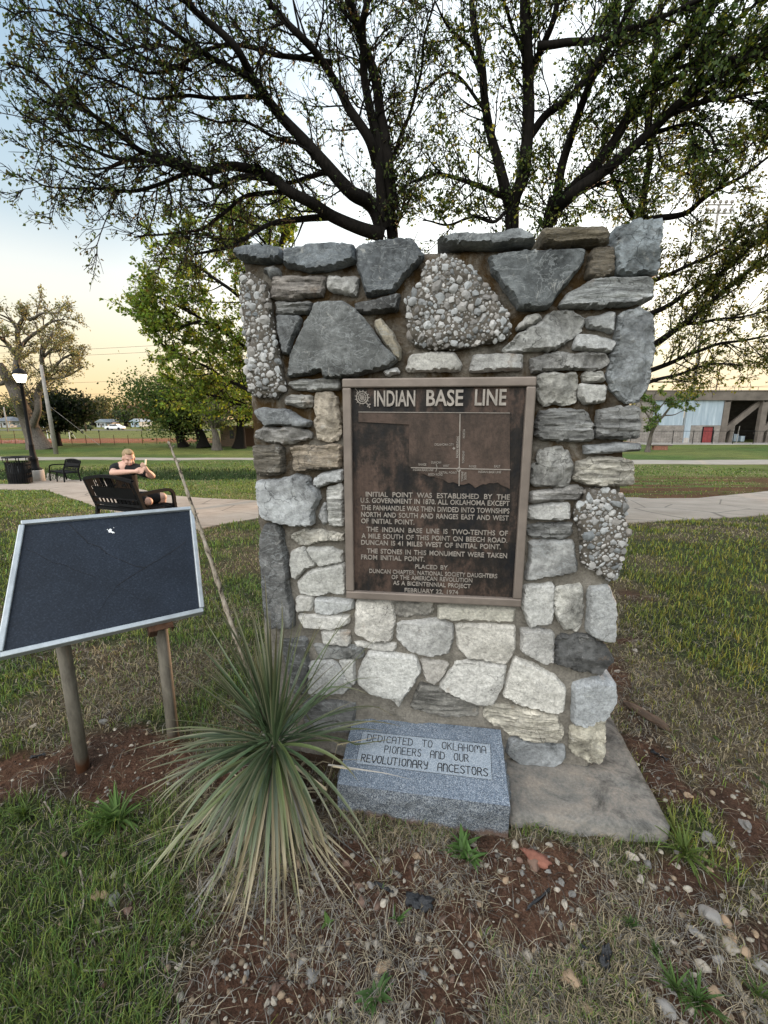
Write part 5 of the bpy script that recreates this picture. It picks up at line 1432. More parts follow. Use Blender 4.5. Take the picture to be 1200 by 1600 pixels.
def oak_like():
    limb_tree('tree', 'massive twisted grey tree with a pale tan crown behind the lamp post', [
      (PX('62,702 50,676 40,650 28,622 12,595 -5,570'), 41, 40, 17, 8),
      (PX('44,655 32,620 29,585 30,550 28,520 40,490'), 41, 40, 9, 3, 1.2), (PX('50,668 60,640 61,612 70,590 66,555 80,520'), 41, 40, 7, 3, 1.2),
      (PX('30,560 10,535 -10,520 -40,500'), 41, 39, 5, 2, 1.2), (PX('62,602 85,575 100,560 120,548'), 41, 40, 4, 1.5, 1.2), (PX('30,545 50,525 75,505 100,500'), 41, 39, 4, 1.5, 1.2),
      (PX('12,595 -10,600 -40,590'), 40, 39, 5, 2), (PX('70,590 92,592 118,580 132,575'), 41, 40, 3, 1.2, 1.2), (PX('30,520 15,500 -5,490'), 40, 39, 3, 1.2, 1.2), (PX('45,500 70,490 95,488'), 40, 39, 3, 1.2, 1.2), (PX('66,560 90,535 110,525'), 40, 39, 3, 1.2, 1.2),
    ], (64, 702), 41, 81, .19, (.185, .175, .095), .75, (1.3, 3.0), 6, 4, 2.6, (.14, .15, .06), 'grey_bark', None, 1.0, sc=5.0)
oak_like()

def simple_tree(name, label, px, py, D, w, top, bot, seed, col, lsize, ncl, nl, r, group=None, bark='bark', alt=None, lean=0, cxo=0, pa=.2, flat=0.0):
    """px,py foot of the trunk; crown w pixels wide between the rows top and bot"""
    rng = np.random.default_rng(seed)
    f = at(px, py, D); root = np.array([f[0], f[1], float(terr(f[0], f[1])) - .05]); k = D / FPX / 1.02
    tp = at(px + cxo, top, D); bt = at(px + cxo, bot, D); ctr = (tp + bt) / 2; rz = (tp[2] - bt[2]) / 2; rx = w * k / 2
    T = Tubes()
    fork = np.array([root[0] + lean * k * .5, D, bt[2] + (tp[2] - bt[2]) * .12])
    mainp = crom([root, root * .5 + fork * .5 + rng.normal(0, .03, 3) * (fork[2] - root[2]), fork, ctr + np.array([0, 0, rz * .5])], 5)
    T.add(mainp, np.linspace(r * k * 1.15, r * k * .25, len(mainp)) * (1 + .4 * np.exp(-np.arange(len(mainp)) * .7)), 9)
    cl = []
    while len(cl) < ncl:
        u = rng.normal(0, 1, 3); u = unit(u) * rng.uniform(.45, 1.0) ** .6
        if flat and u[2] < -flat: continue
        q = u * (1 + .35 * (vn(np.array([u[0] * 2 + 5]), np.array([u[2] * 2 + seed]), seed)[0] - .5))
        cl.append(ctr + q * np.array([rx, rx, rz]))
    P = []; Dn = []
    for c in cl:
        i = rng.integers(len(mainp) // 2, len(mainp)); b = mainp[i]
        if c[2] < b[2]: b = mainp[len(mainp) // 2]
        md = (b + c) / 2 + rng.normal(0, .06, 3) * rx + np.array([0, 0, .08 * rz]); br = crom([b, md, c], 4)
        T.add(br, np.linspace(r * k * .28, r * k * .05, len(br)), 4)
        m = rng.poisson(nl); sp_ = rx * rng.uniform(.16, .32)
        P.append(c + rng.normal(0, 1, (m, 3)) * np.array([sp_, sp_, sp_ * .7])); Dn.append(rng.normal(0, 1, (m, 3)) + np.array([0, 0, -.3]))
    P = np.vstack(P); Dn = np.vstack(Dn); n = len(P)
    t = thing(name, label, 'tree', tuple(root), 0, group)
    link('trunk', T.mesh('trunk', root), M[bark], t, True)
    leaf_obj('crown', P, Dn, rng.uniform(.6, 1.3, n) * lsize, leaf_cols(rng, n, col, .4, alt, pa), rng, root, t)
    return t
GM = 'trees along the edge of the field'
simple_tree('tree', 'round dark green tree with its low crown near the field fence', 287, 696, 44, 140, 590, 682, 101, (.042, .075, .020), .26, 90, 95, 7, GM, alt=(.09, .11, .03), lean=-14, cxo=-8)
simple_tree('tree', 'black leaning trunk with a light green crown between two other trees', 318, 696, 43, 120, 585, 668, 102, (.085, .115, .028), .26, 50, 70, 8, GM, lean=-22, cxo=-14)
simple_tree('tree', 'slender tree with a pale straight trunk in front of the brick shed', 339, 701, 40, 105, 560, 672, 103, (.10, .125, .032), .24, 46, 60, 6, GM, 'grey_bark', lean=-5, cxo=0)
simple_tree('tree', 'many stemmed tree spreading over the brick shed', 374, 699, 42, 120, 560, 662, 104, (.10, .12, .03), .26, 46, 60, 8, GM, lean=10, cxo=12)
simple_tree('tree', 'dark low evergreen tree behind the leaning grey pole', 90, 698, 46, 72, 612, 674, 105, (.012, .020, .011), .30, 120, 95, 5, None, lean=4, cxo=6, flat=.8)
limb_tree('tree', 'small forked tree on the lawn before the grandstand', [
  (PX('1012,706 1017,684 1019,668 1014,652 1006,640 1002,628'), 37, 36.5, 4.6, 1.0),
  (PX('1018,672 1023,655 1025,638 1022,622 1026,610'), 37, 36.5, 3.2, .8), (PX('1018,674 1028,660 1036,650 1050,634 1070,625 1088,619'), 37, 36, 3.4, .7),
  (PX('1024,645 1035,632 1048,618'), 36.8, 36.4, 2, .6), (PX('1036,650 1052,648 1066,642'), 36.8, 36.2, 1.6, .5),
], (1012, 706), 37, 301, .21, (.080, .125, .034), .65, (.7, 1.5), 7, 4, 3.0, (.13, .15, .04), 'grey_bark', None, 1.0, sc=2.4, start=.45, up=.02)
bgcol = [(.075, .085, .045), (.05, .062, .035), (.10, .10, .055), (.14, .095, .075), (.06, .08, .04)]
far_t = [(-120, 60, 590, 0), (-60, 70, 600, 4), (10, 60, 622, 4), (32, 46, 632, 1), (130, 34, 630, 2), (146, 22, 622, 2), (160, 26, 616, 0), (180, 44, 626, 0), (197, 32, 640, 1), (212, 36, 628, 3), (232, 40, 632, 4), (255, 34, 634, 2),
         (420, 70, 612, 4), (480, 80, 600, 0), (560, 80, 606, 4), (650, 80, 600, 0), (740, 90, 606, 1), (830, 80, 602, 4), (910, 80, 600, 0), (1330, 90, 560, 4), (1430, 90, 570, 0)]
kinds = ['grey green tree in the distant row beyond the street', 'dark rounded tree in the distant row beyond the street', 'thin pale green tree in the distant row beyond the street', 'pinkish bare tree in the distant row beyond the street', 'green bushy tree in the distant row beyond the street']
for i, (x, w, tp, k) in enumerate(far_t):
    simple_tree('tree', kinds[k], x, 664, 135 + 9 * (i % 4), w, tp, 658, 200 + i, bgcol[k], .75, 34, 34, 3, 'distant trees beyond the street', flat=.9)

# ------------------------------------------------------------ poles and wires
def pole(px, py, top, D, r0, r1, label, m, name='utility_pole', group=None):
    f = at(px, py, D); z = float(terr(f[0], f[1])); tz = at(px, top, D)[2]
    t = thing(name, label, 'pole', (f[0], f[1], z), 0, group)
    mb = MB(); mb.tube([(0, 0, -.2), (0, 0, tz - z)], [r0, r1], 12); mb.build('shaft', m, t, True)
    return t, Vector((f[0], f[1], tz))
M['pole_grey'] = plain('pole_grey', (.27, .25, .23), .85, 0, .2, 3)
M['pole_wood'] = plain('pole_wood', (.12, .095, .075), .9, 0, .25, 3)
up_, upt = pole(88, 710, 570, 35, .17, .11, 'pale grey leaning utility pole with a guy wire beside the big twisted tree', M['pole_grey'])
up_.rotation_euler = (0, R(-1.2), 0)
mb = MB(); mb.beam((0, 0, .1), (0, 0, .35), .02, .02); g0 = Vector((.0, 0, (upt.z - up_.location.z) * .56)); mb.tube([g0, Vector((3.2, .5, .6))], .012, 4); mb.build('guy_wire', M['pole_grey'], up_)
GP = 'far wooden utility poles'
_, q1 = pole(134, 672, 632, 100, .18, .13, 'wooden utility pole beyond the field, right of the dark evergreen', M['pole_wood'], group=GP)
_, q2 = pole(12, 672, 636, 100, .18, .13, 'pale pole beyond the field at the far left', M['pole_grey'], group=GP)
def wire(p, q, sag, r, label):
    mb = MB(); pts = [Vector(p).lerp(Vector(q), k / 20) - Vector((0, 0, sag * 4 * (k / 20) * (1 - k / 20))) for k in range(21)]
    mb.tube(pts, r, 4, False); tag(mb.build('overhead_wire', M['black_metal']), label, 'wire', 'overhead wires crossing the sky')
for k, (ya, yb, D) in enumerate(((548, 531, 38), (556, 542, 38), (596, 592, 70), (611, 615, 72), (614, 619, 72), (622, 627, 74))):
    wire(at(-250, ya + 12, D), at(560, yb - 12, D), .25, .013 if D < 50 else .022, ['upper thin wire over the left lawn', 'second thin wire just under the upper one', 'single wire low over the field', 'upper wire of the lowest trio', 'middle wire of the lowest trio', 'lowest wire over the field'][k])
wire(at(990, 618, 46), at(1600, 560, 46), .3, .012, 'thin wire above the grandstand roof')
wire(at(990, 492, 40), at(1600, 470, 40), .2, .010, 'thin wire through the low boughs on the right')

# ------------------------------------------------------------ grandstand
GD = 52.0
def gx_(px): return float(at(px, 655, GD)[0])
def gzp(py): return float(at(600, py, GD)[2])
x_l = gx_(985); x_r = gx_(1620); zg = -1.22
gs = thing('grandstand', 'grey concrete grandstand with metal siding and open bays behind a fence', 'grandstand', (gx_(1130), GD, zg))
gl = Vector(gs.location)
M['old_concrete'] = plain('old_concrete', (.135, .115, .10), .9, 0, .35, .9, .2)
M['shaded_concrete'] = plain('shaded_concrete', (.035, .030, .027), .95, 0, .4, 1.2); M['inner_shade'] = plain('inner_shade', (.030, .025, .022), .95, 0, .3, 1)  # shade inside the open bays is put into these dark colours
a = N('siding', .55, .25, .4); co = a.coord((1, 1, .12)); f = a.noise(co, 2.6, 6, .65)
a.col(a.ramp(f, [(.3, (.26, .33, .40)), (.55, (.36, .43, .50)), (.72, (.52, .60, .66))]))
wv = a.n('ShaderNodeTexWave', wave_type='BANDS', bands_direction='X'); wv.inputs['Scale'].default_value = 2.4; a.l(a.coord(), wv.inputs['Vector']); a.bump(wv.outputs['Fac'], .5, .05); M['siding'] = a.m
a = N('block_wall', .9, 0, .15); bt_ = a.n('ShaderNodeTexBrick'); bt_.inputs['Scale'].default_value = 1.0
mp = a.n('ShaderNodeMapping'); mp.inputs['Rotation'].default_value = (PI / 2, 0, 0); a.l(a.n('ShaderNodeTexCoord').outputs['Object'], mp.inputs[0]); a.l(mp.outputs[0], bt_.inputs['Vector'])
bt_.inputs['Brick Width'].default_value = .42; bt_.inputs['Row Height'].default_value = .2; bt_.inputs['Mortar Size'].default_value = .012
bt_.inputs['Color1'].default_value = (.26, .235, .215, 1); bt_.inputs['Color2'].default_value = (.20, .18, .165, 1); bt_.inputs['Mortar'].default_value = (.15, .135, .125, 1)
a.col(a.mix(1.0, bt_.outputs[0], a.ramp(a.noise(a.coord(), 1.4, 5, .6), [(.3, .75), (.7, 1.2)]), 'MULTIPLY')); M['block_wall'] = a.m
M['red_paint'] = plain('red_paint', (.19, .035, .035), .6, 0, .2, 3)
def lb(x, y, z): return (x - gl.x, y - gl.y, z - gl.z)
def gbox(mb, px0, px1, py0, py1, y0, y1, absx=False):
    xa, xb = (px0, px1) if absx else (gx_(px0), gx_(px1))
    mb.box(xa - gl.x, xb - gl.x, y0 - gl.y, y1 - gl.y, gzp(py1) - gl.z, gzp(py0) - gl.z)
mb = MB(); mb.box(x_l - gl.x, x_r - gl.x, -.25, .55, gzp(625.5) - gl.z, gzp(611.5) - gl.z); mb.box(x_l - gl.x, x_r - gl.x, -.32, .6, gzp(611.5) - gl.z, gzp(609.8) - gl.z)
mb.build('top_beam', M['old_concrete'], gs)
cols = [(1128, 1141), (1187, 1200), (1246, 1259), (1305, 1318), (1364, 1377)]
for c0, c1 in cols:
    mb = MB(); xa, xb = gx_(c0) - gl.x, gx_(c1) - gl.x; h0, h1 = 0, gzp(625.5) - gl.z
    mb.box(xa, xb - .28, -.1, .4, h0, h1); mb.beam((xa + .1, .15, h1 - .1), (xa + .75, .15, h1 - .02), .5, .2, (0, 0, 1)); mb.build('column', M['old_concrete'], gs)
mb = MB(); gbox(mb, 1020, 1068, 625.5, 664.5, GD + .02, GD + .12); gbox(mb, 1080.5, 1131, 625.5, 664.5, GD + .02, GD + .12); mb.build('metal_siding', M['siding'], gs)
mb = MB(); gbox(mb, 1071, 1080, 625.5, 691.5, GD - .12, GD + .3); mb.build('painted_column', M['siding'], gs)
mb = MB(); gbox(mb, 1071.3, 1079, 684, 691.5, GD - .16, GD - .12); mb.build('base_panel', M['pale_concrete'], gs)
mb = MB(); gbox(mb, 985, 1129, 664.5, 692, GD + .0, GD + .3); gbox(mb, 985, 1020, 625.5, 664.5, GD + .02, GD + .2); mb.build('block_wall', M['block_wall'], gs)
mb = MB(); gbox(mb, 1101, 1115.5, 667.5, 691.5, GD - .06, GD - .01); dr_ = mb.build('door', M['red_paint'], gs, bevel=.02)
mb = MB(); gbox(mb, 1099.8, 1101, 666.6, 691.5, GD - .09, GD - .0); gbox(mb, 1115.5, 1116.7, 666.6, 691.5, GD - .09, GD - .0); gbox(mb, 1101, 1115.5, 666.6, 667.5, GD - .09, GD); mb.build('frame', M['black_metal'], dr_)
# stepped seating seen from beneath, raker beams and posts
mb = MB(); H_ = gzp(611.5) - zg
for k in range(14):
    t = k / 14; mb.box(gx_(1128) - gl.x, x_r - gl.x, .6 + t * 8.5, .6 + (t + 1 / 14) * 8.5 - .12, H_ * (1 - t) * .98 - .10, H_ * (1 - t) * .98); 
    mb.box(gx_(1128) - gl.x, x_r - gl.x, .6 + (t + 1 / 14) * 8.5 - .13, .6 + (t + 1 / 14) * 8.5 - .05, H_ * (1 - t - 1 / 14) * .98 - .02, H_ * (1 - t) * .98 - .06)
mb.build('seating_steps', M['shaded_concrete'], gs)
mb = MB(); mb.box(x_l - gl.x, x_r - gl.x, 9.2, 9.5, 0, H_ * .5); mb.box(x_l - gl.x, gx_(1128) - gl.x - .05, .6, 9.2, H_ - .3, H_ - .1); mb.build('back_wall', M['inner_shade'], gs)
for c0, c1 in cols[1:]:
    mb = MB(); xe = gx_(c0) - gl.x; xs0 = gx_(c0 - 52) - gl.x
    mb.beam((xs0, .8, .9), (xe + .1, .5, H_ - 1.15), .4, .55, (0, 0, 1)); mb.build('raker_beam', M['old_concrete'], gs)
    mb = MB(); xm = gx_(c0 - 36) - gl.x; mb.beam((xm, .7, 0), (xm + .12, .7, 2.0), .38, .38, (0, 1, 0)); mb.beam((xm + .05, .7, 1.85), (xm + .45, .7, 2.5), .38, .36, (0, 1, 0)); mb.build('strut', M['old_concrete'], gs)
mb = MB()
for px in np.arange(1090, 1620, 30): mb.tube([lb(gx_(px), GD + .3, gzp(610)), lb(gx_(px), GD + .3, gzp(604.3))], .03, 6)
mb.tube([lb(gx_(1075), GD + .3, gzp(604.5)), lb(x_r, GD + .3, gzp(603.5))], .025, 6); mb.build('railing', M['pole_wood'], gs)
mb = MB(); mb.tube([lb(gx_(1121.5), GD + 1, gzp(610)), lb(gx_(1123), GD + 1, gzp(572))], .06, 8); mb.tube([lb(gx_(1122.5), GD + 1, gzp(600)), lb(gx_(1126), GD + 1, gzp(600))], .06, 6); mb.build('mast', M['rust'], gs)
mb = MB(); gbox(mb, 1166, 1176, 679, 691, GD + 1.6, GD + 2.2); gbox(mb, 1178, 1184, 682, 691, GD + 1.4, GD + 2); mb.build('plant_box', M['siding'], gs, bevel=.03)
mb = MB()
for px in (1161, 1169): mb.tube([lb(gx_(px), GD + 1.2, zg), lb(gx_(px) + .1, GD + 1.2, gzp(666))], .05, 6)
mb.build('pipe', M['pole_grey'], gs)
sy = float(at(1050, 693, 48)[1])
mb = MB(); mb.box(gx_(985), gx_(1620), GD - 3.6, GD - .2, -1.35, -1.16); tag(mb.build('apron', M['pale_concrete']), 'concrete apron at the foot of the grandstand', 'pavement', None, 'structure')
# black fence before it
FD = 49.0
def fx(px): return float(at(px, 690, FD)[0])
fe = thing('metal_fence', 'low black metal fence along the foot of the grandstand', 'fence', (fx(1100), FD, -1.2))
for i, px in enumerate((985, 1018, 1050.5, 1082, 1113, 1145, 1177, 1210, 1242, 1275, 1310, 1345)):
    mb = MB(); x = fx(px) - fx(1100); mb.tube([(x, 0, -.1), (x, 0, 1.5)], .035, 7); mb.build('fence_post', M['black_metal'], fe)
mb = MB()
for z in (1.42, .12): mb.tube([(fx(970) - fx(1100), 0, z), (fx(1620) - fx(1100), 0, z)], .022, 6)
mb.build('rail', M['black_metal'], fe)
mb = MB()
for x in np.arange(fx(985), fx(1400), .30): mb.tube([(x - fx(1100), 0, .12), (x - fx(1100), 0, 1.42)], .004, 3, False)
mb.build('mesh_panel', M['black_metal'], fe)
# low brick seat wall by the small tree
w0 = at(1020, 700, 40)
mb = MB(); mb.box(0, 1.25, 0, .35, -.1, .36); ba_ = thing('brick_planter', 'low brown brick wall block with a dark cap beside the small forked tree', 'wall', (w0[0] + .1, 40, float(terr(w0[0], 40))))
mb.build('brick_body', plain('red_brick', (.24, .11, .075), .9, 0, .3, 8), ba_); mb = MB(); mb.box(-.35, 1.6, -.04, .39, .36, .47); mb.build('cap', M['pole_wood'], ba_, bevel=.02)
# tall floodlight pole
fp_, ft_ = pole(1072, 690, 320, 60, .22, .13, 'very tall grey floodlight pole rising behind the boughs on the right', M['pole_grey'], 'floodlight_pole')
mb = MB(); hz_ = ft_.z - fp_.location.z
for dz in (0, -.9): mb.beam((-1.6, 0, hz_ + dz), (1.6, 0, hz_ + dz), .12, .12)
for dz in (.25, -.65):
    for x in (-1.4, -.7, 0, .7, 1.4): mb.blob((x, -.2, hz_ + dz), (.26, .18, .26), 1, .0, 1)
mb.build('lamp_bank', M['pole_grey'], fp_)

# ------------------------------------------------------------ field, shed, houses, car
ofx = lambda px, D: float(at(px, 690, D)[0])
of = thing('safety_fence', 'orange mesh safety fence on thin posts along the sports field', 'fence', (ofx(200, 49), 49, -1.2))
mb = MB(); M['orange'] = plain('orange_mesh', (.33, .085, .035), .8)
for i in range(26):
    x = i * 1.55 - 17; mb = MB(); mb.tube([(x, 0, -.1), (x, 0, 1.0 if i % 3 else 1.5)], .03, 6); mb.build('fence_post', M['rust'], of)
mb = MB()
for z in (.18, .32, .46, .60): mb.beam((-17, 0, z), (21.8, 0, z), .02, .035)
for x in np.arange(-17, 21.8, .25): mb.beam((x, 0, .18), (x, 0, .60), .012, .02, (0, 1, 0))
mb.build('mesh_panel', M['orange'], of)
rng = np.random.default_rng(5)
for i, (x, w) in enumerate(((-12, 22), (22, 26), (52, 30), (72, 16))):
    f = at(x, 689, 52); mb = MB(); k = 52 / FPX
    for j in range(14): mb.blob((rng.uniform(-w, w) * k * .5, rng.uniform(-.8, .8), rng.uniform(0, .12)), tuple(rng.uniform(.25, .6, 3) * (1.2, 1, .62)), j, .5, 2)
    tag(mb.build('rubble_heap', plain('red_rubble', (.26, .15, .12), .95, 0, .4, 3, .4), None, True), 'heap of reddish rubble behind the orange fence', 'rubble', 'rubble heaps by the field').location = (f[0], 52, float(terr(f[0], 52)))
shD = 45.0
sx0, sx1 = float(at(345, 690, shD)[0]), float(at(408, 690, shD)[0]); sz = float(terr(sx0, shD)) - .05
sh = thing('brick_shed', 'small square brown brick shed with a rusty door, left of the monument', 'shed', ((sx0 + sx1) / 2, shD, sz))
hw = (sx1 - sx0) / 2; hh = float(at(345, 667, shD)[2]) - sz
a = N('brown_brick', .9, 0, .15); bt_ = a.n('ShaderNodeTexBrick'); mp = a.n('ShaderNodeMapping'); mp.inputs['Rotation'].default_value = (PI / 2, 0, 0); a.l(a.n('ShaderNodeTexCoord').outputs['Object'], mp.inputs[0]); a.l(mp.outputs[0], bt_.inputs['Vector'])
bt_.inputs['Brick Width'].default_value = .25; bt_.inputs['Row Height'].default_value = .09; bt_.inputs['Scale'].default_value = 1; bt_.inputs['Mortar Size'].default_value = .008
bt_.inputs['Color1'].default_value = (.20, .13, .09, 1); bt_.inputs['Color2'].default_value = (.12, .085, .06, 1); bt_.inputs['Mortar'].default_value = (.2, .17, .14, 1); a.col(bt_.outputs[0]); M['brown_brick'] = a.m
mb = MB(); mb.box(-hw, hw, 0, 3, 0, hh); mb.build('wall', M['brown_brick'], sh)
mb = MB(); mb.box(-hw - .12, hw + .12, -.14, 3.14, hh, hh + .12); mb.build('roof', M['old_concrete'], sh)
mb = MB(); mb.box(-hw + .95, -hw + 1.35, -.03, .0, hh * .42, hh * .82); mb.build('window', M['dark_glass'], sh)
mb = MB(); mb.box(hw - 1.75, hw - .1, -.04, .0, .02, hh * .93); mb.build('door', M['rust'], sh)
for i, (px, D, w) in enumerate(((62, 62, 2.4), (95, 62, 2.6))):
    f = at(px, 688, D); g_ = thing('soccer_goal', 'white soccer goal frame on the sports field, ' + ('left of' if i == 0 else 'behind') + ' the grey pole', 'goal', (f[0], D, float(terr(f[0], D))), 0, 'soccer goals')
    mb = MB(); mb.tube([(-w / 2, 0, 0), (-w / 2, 0, 1.6), (w / 2, 0, 1.6), (w / 2, 0, 0)], .05, 8); mb.tube([(-w / 2, 0, 1.6), (-w / 2, 1.2, 0)], .03, 6); mb.tube([(w / 2, 0, 1.6), (w / 2, 1.2, 0)], .03, 6); mb.build('goal_frame', M['white'], g_)
def house(px, D, w, h, col, rc, label, gable=False):
    f = at(px, 664, D); z = float(terr(f[0], D)) - .1; t = thing('house', label, 'house', (f[0], D, z), 0, 'houses across the street')
    mb = MB(); mb.box(-w / 2, w / 2, 0, 7, 0, h)
    mb.build('wall', plain('house_wall', col, .8), t)
    mb = MB(); rh = w * .16 + .5
    if gable: mb.add([(-w / 2 - .4, -.4, h), (w / 2 + .4, -.4, h), (0, -.4, h + rh), (-w / 2 - .4, 7.4, h), (w / 2 + .4, 7.4, h), (0, 7.4, h + rh)], [(0, 1, 2), (5, 4, 3), (0, 2, 5, 3), (1, 4, 5, 2), (0, 3, 4, 1)])
    else: mb.add([(-w / 2 - .5, -.6, h), (w / 2 + .5, -.6, h), (w / 2 + .5, 7.6, h), (-w / 2 - .5, 7.6, h), (-w / 5, 3.5, h + rh), (w / 5, 3.5, h + rh)], [(0, 1, 5, 4), (2, 3, 4, 5), (1, 2, 5), (3, 0, 4), (0, 3, 2, 1)])
    mb.build('roof', plain('house_roof', rc, .9), t)
    for x in (-w * .28, w * .22):
        mb = MB(); mb.box(x - w * .08, x + w * .08, -.04, 0, h * .38, h * .78); mb.build('window', M['dark_glass'], t)
    mb = MB(); mb.box(-.2, .2, -.05, 0, 0, h * .7); mb.build('door', M['pole_wood'], t)
house(2, 128, 4.6, 1.9, (.36, .37, .38), (.14, .15, .17), 'pale house with a grey hipped roof at the far left')
house(20, 132, 3.8, 1.7, (.40, .31, .25), (.25, .24, .24), 'tan house with a light hipped roof behind the grey pale one')
house(158, 130, 2.6, 1.5, (.40, .42, .44), (.22, .25, .28), 'small white gabled house between distant trees', True)
house(211, 132, 2.4, 1.6, (.34, .42, .48), (.30, .36, .42), 'small light blue gabled house beside the dark rounded tree', True)
f = at(180, 668, 113); car = thing('parked_car', 'white parked car on the far side of the field', 'car', (f[0], 113, float(terr(f[0], 113))))
mb = MB(); prof = [(-2.2, .35), (-2.2, .8), (-1.9, .92), (-1.2, 1.0), (-.7, 1.42), (.7, 1.45), (1.4, 1.02), (2.1, .9), (2.25, .6), (2.2, .35)]
v = [(x, y, z) for y in (-.85, .85) for x, z in prof]; n = len(prof); mb.add(v, [tuple(range(n))[::-1], tuple(range(n, 2 * n))] + [(i, (i + 1) % n, n + (i + 1) % n, n + i) for i in range(n)]); mb.build('body', M['white'], car, bevel=.05)
mb = MB(); mb.add([(-1.0, -.865, 1.02), (1.2, -.865, 1.02), (.65, -.865, 1.36), (-.65, -.865, 1.36)], [(0, 1, 2, 3)]); mb.build('window', M['dark_glass'], car)
for x in (-1.4, 1.35):
    for y in (-.8, .8): mb = MB(); mb.tube([(x, y - .1, .32), (x, y + .1, .32)], .32, 16); mb.build('wheel', M['black_metal'], car)
for i, px in enumerate((112, 124, 137)):
    f = at(px, 668, 118); mb = MB(); rng = np.random.default_rng(i)
    for k in range(5): mb.blob((rng.uniform(-1, 1), rng.uniform(-.4, .4), .5), (.9, .7, .6), k + i * 9, .5, 2)
    tag(mb.build('shrub', plain('dark_shrub', (.035, .05, .022), .95, 0, .5, 3, .5), None, False), 'clipped dark shrub across the street, beside the wooden pole', 'shrub', 'shrubs across the street').location = (f[0], 118, float(terr(f[0], 118)))

# ------------------------------------------------------------ turf, straw, weeds, pebbles
BASE2 = np.array([ml(p)[:2] for p in ((.46, 1.372, 0), (1.036, 1.305, 0), (1.13, 1.98, 0), (1.18, 2.32, 0), (-.54, 2.53, 0), (-.58, 1.78, 0))])
MK2 = np.array([q[:2] for q in (FLt, FRt, q4[2], q4[3])])
PATHP = np.array([gnd(*p)[:2] for p in [(-350, 772), (0, 765), (70, 766), (115, 780), (143, 790), (220, 815), (301, 830), (350, 820), (402, 811), (700, 824), (985, 818), (1200, 805), (1600, 790),
               (1600, 757), (1200, 768), (985, 778), (700, 785), (400, 783), (280, 776), (245, 772), (190, 760), (136, 750), (75, 748), (52, 752), (45, 757), (0, 757), (-350, 752)]])
def free(x, y, pad=0.0):
    P = np.stack([x, y], 1); d = P - MO[:2]; L = np.stack([d @ UX[:2], d @ UY[:2]], 1)
    ok = ~inside(BASE2, L) & ~inside(MK2, P) & ~inside(PATHP, P)
    ok &= ~((np.abs(L[:, 0]) < .74) & (L[:, 1] > -.03) & (L[:, 1] < .45))
    return ok
def blades(x, y, h, w, lean, az, col, tipcol, flat=0):
    n = len(x); z = terr(x, y) - .004
    b = np.stack([x, y, z], 1); s = np.stack([-np.sin(az), np.cos(az), 0 * az], 1); d = np.stack([np.cos(az), np.sin(az), 0 * az], 1)
    mid = b + d * (h * lean * .35)[:, None] + np.array([0, 0, 1]) * (h * .55 * (1 - flat))[:, None]
    tip = b + d * (h * lean)[:, None] + np.array([0, 0, 1]) * (h * np.sqrt(np.maximum(.05, 1 - np.minimum(lean, .97) ** 2)) * (1 - flat))[:, None]
    if flat: mid[:, 2] = terr(mid[:, 0], mid[:, 1]) + .006 + .012 * hash2(x * 9e3, y * 9e3, 2); tip[:, 2] = terr(tip[:, 0], tip[:, 1]) + .004 + .02 * hash2(x * 9e3, y * 9e3, 5)
    W_ = w[:, None] / 2
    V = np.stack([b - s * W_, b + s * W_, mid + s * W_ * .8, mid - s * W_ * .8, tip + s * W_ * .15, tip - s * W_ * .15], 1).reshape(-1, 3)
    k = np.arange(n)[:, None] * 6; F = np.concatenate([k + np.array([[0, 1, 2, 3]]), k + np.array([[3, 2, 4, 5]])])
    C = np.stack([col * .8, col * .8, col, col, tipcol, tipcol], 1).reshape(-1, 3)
    return V, F, C
def scatter(rng, n, d0, d1, ang=(-62, 62)):
    d = d0 * np.exp(rng.uniform(0, math.log(d1 / d0), n)); a_ = np.radians(rng.uniform(ang[0], ang[1], n))
    return d * np.sin(a_), d * np.cos(a_) - .15, d
rng = np.random.default_rng(77)
x, y, d = scatter(rng, 420000, .62, 30)
dm = dirt(x, y); gr = green(x, y)
clump = fbm(x * 14, y * 14, 91, 3)
keep = free(x, y) & (rng.random(len(x)) < (1 - dm) ** 1.6 * (.35 + .9 * sst(.35, .6, clump)) * (1 - .9 * bank(x, y))) & (y > .45)
x, y, d, gr = x[keep], y[keep], d[keep], gr[keep]; n = len(x)
isg = rng.random(n) < (.30 + .64 * gr)
k = rng.uniform(.35, 1.5, (n, 1))
cg = np.array((.092, .155, .040)) * k * np.stack([rng.uniform(.8, 1.5, n), np.ones(n), rng.uniform(.7, 1.2, n)], 1)
cd = np.array((.30, .25, .165)) * rng.uniform(.2, 1.25, (n, 1))
yl = (sst(.6, 1.6, x) * (1 - sst(12, 18, y)) * rng.uniform(.2, 1, n))[:, None]; cg = cg * (1 - yl) + cg * np.array((1.9, 1.25, .95)) * yl
col = np.where(isg[:, None], cg, cd); tip = np.where(isg[:, None], cg * 1.25 + (.02, .015, 0), cd * 1.1)
h = rng.uniform(.018, .042, n) * (1 + .5 * (gr > .6) * isg) * (1 + .03 * d); w = rng.uniform(.0016, .0030, n) * np.maximum(1, d / 1.7)
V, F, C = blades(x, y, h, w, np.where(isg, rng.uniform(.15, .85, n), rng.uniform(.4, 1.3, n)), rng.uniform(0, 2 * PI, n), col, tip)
tag(link('grass', mesh_np('grass', V, F, C), M['blade']), 'short worn turf, green mixed with dry tan blades', 'grass', None, 'stuff'); print('grass', n)
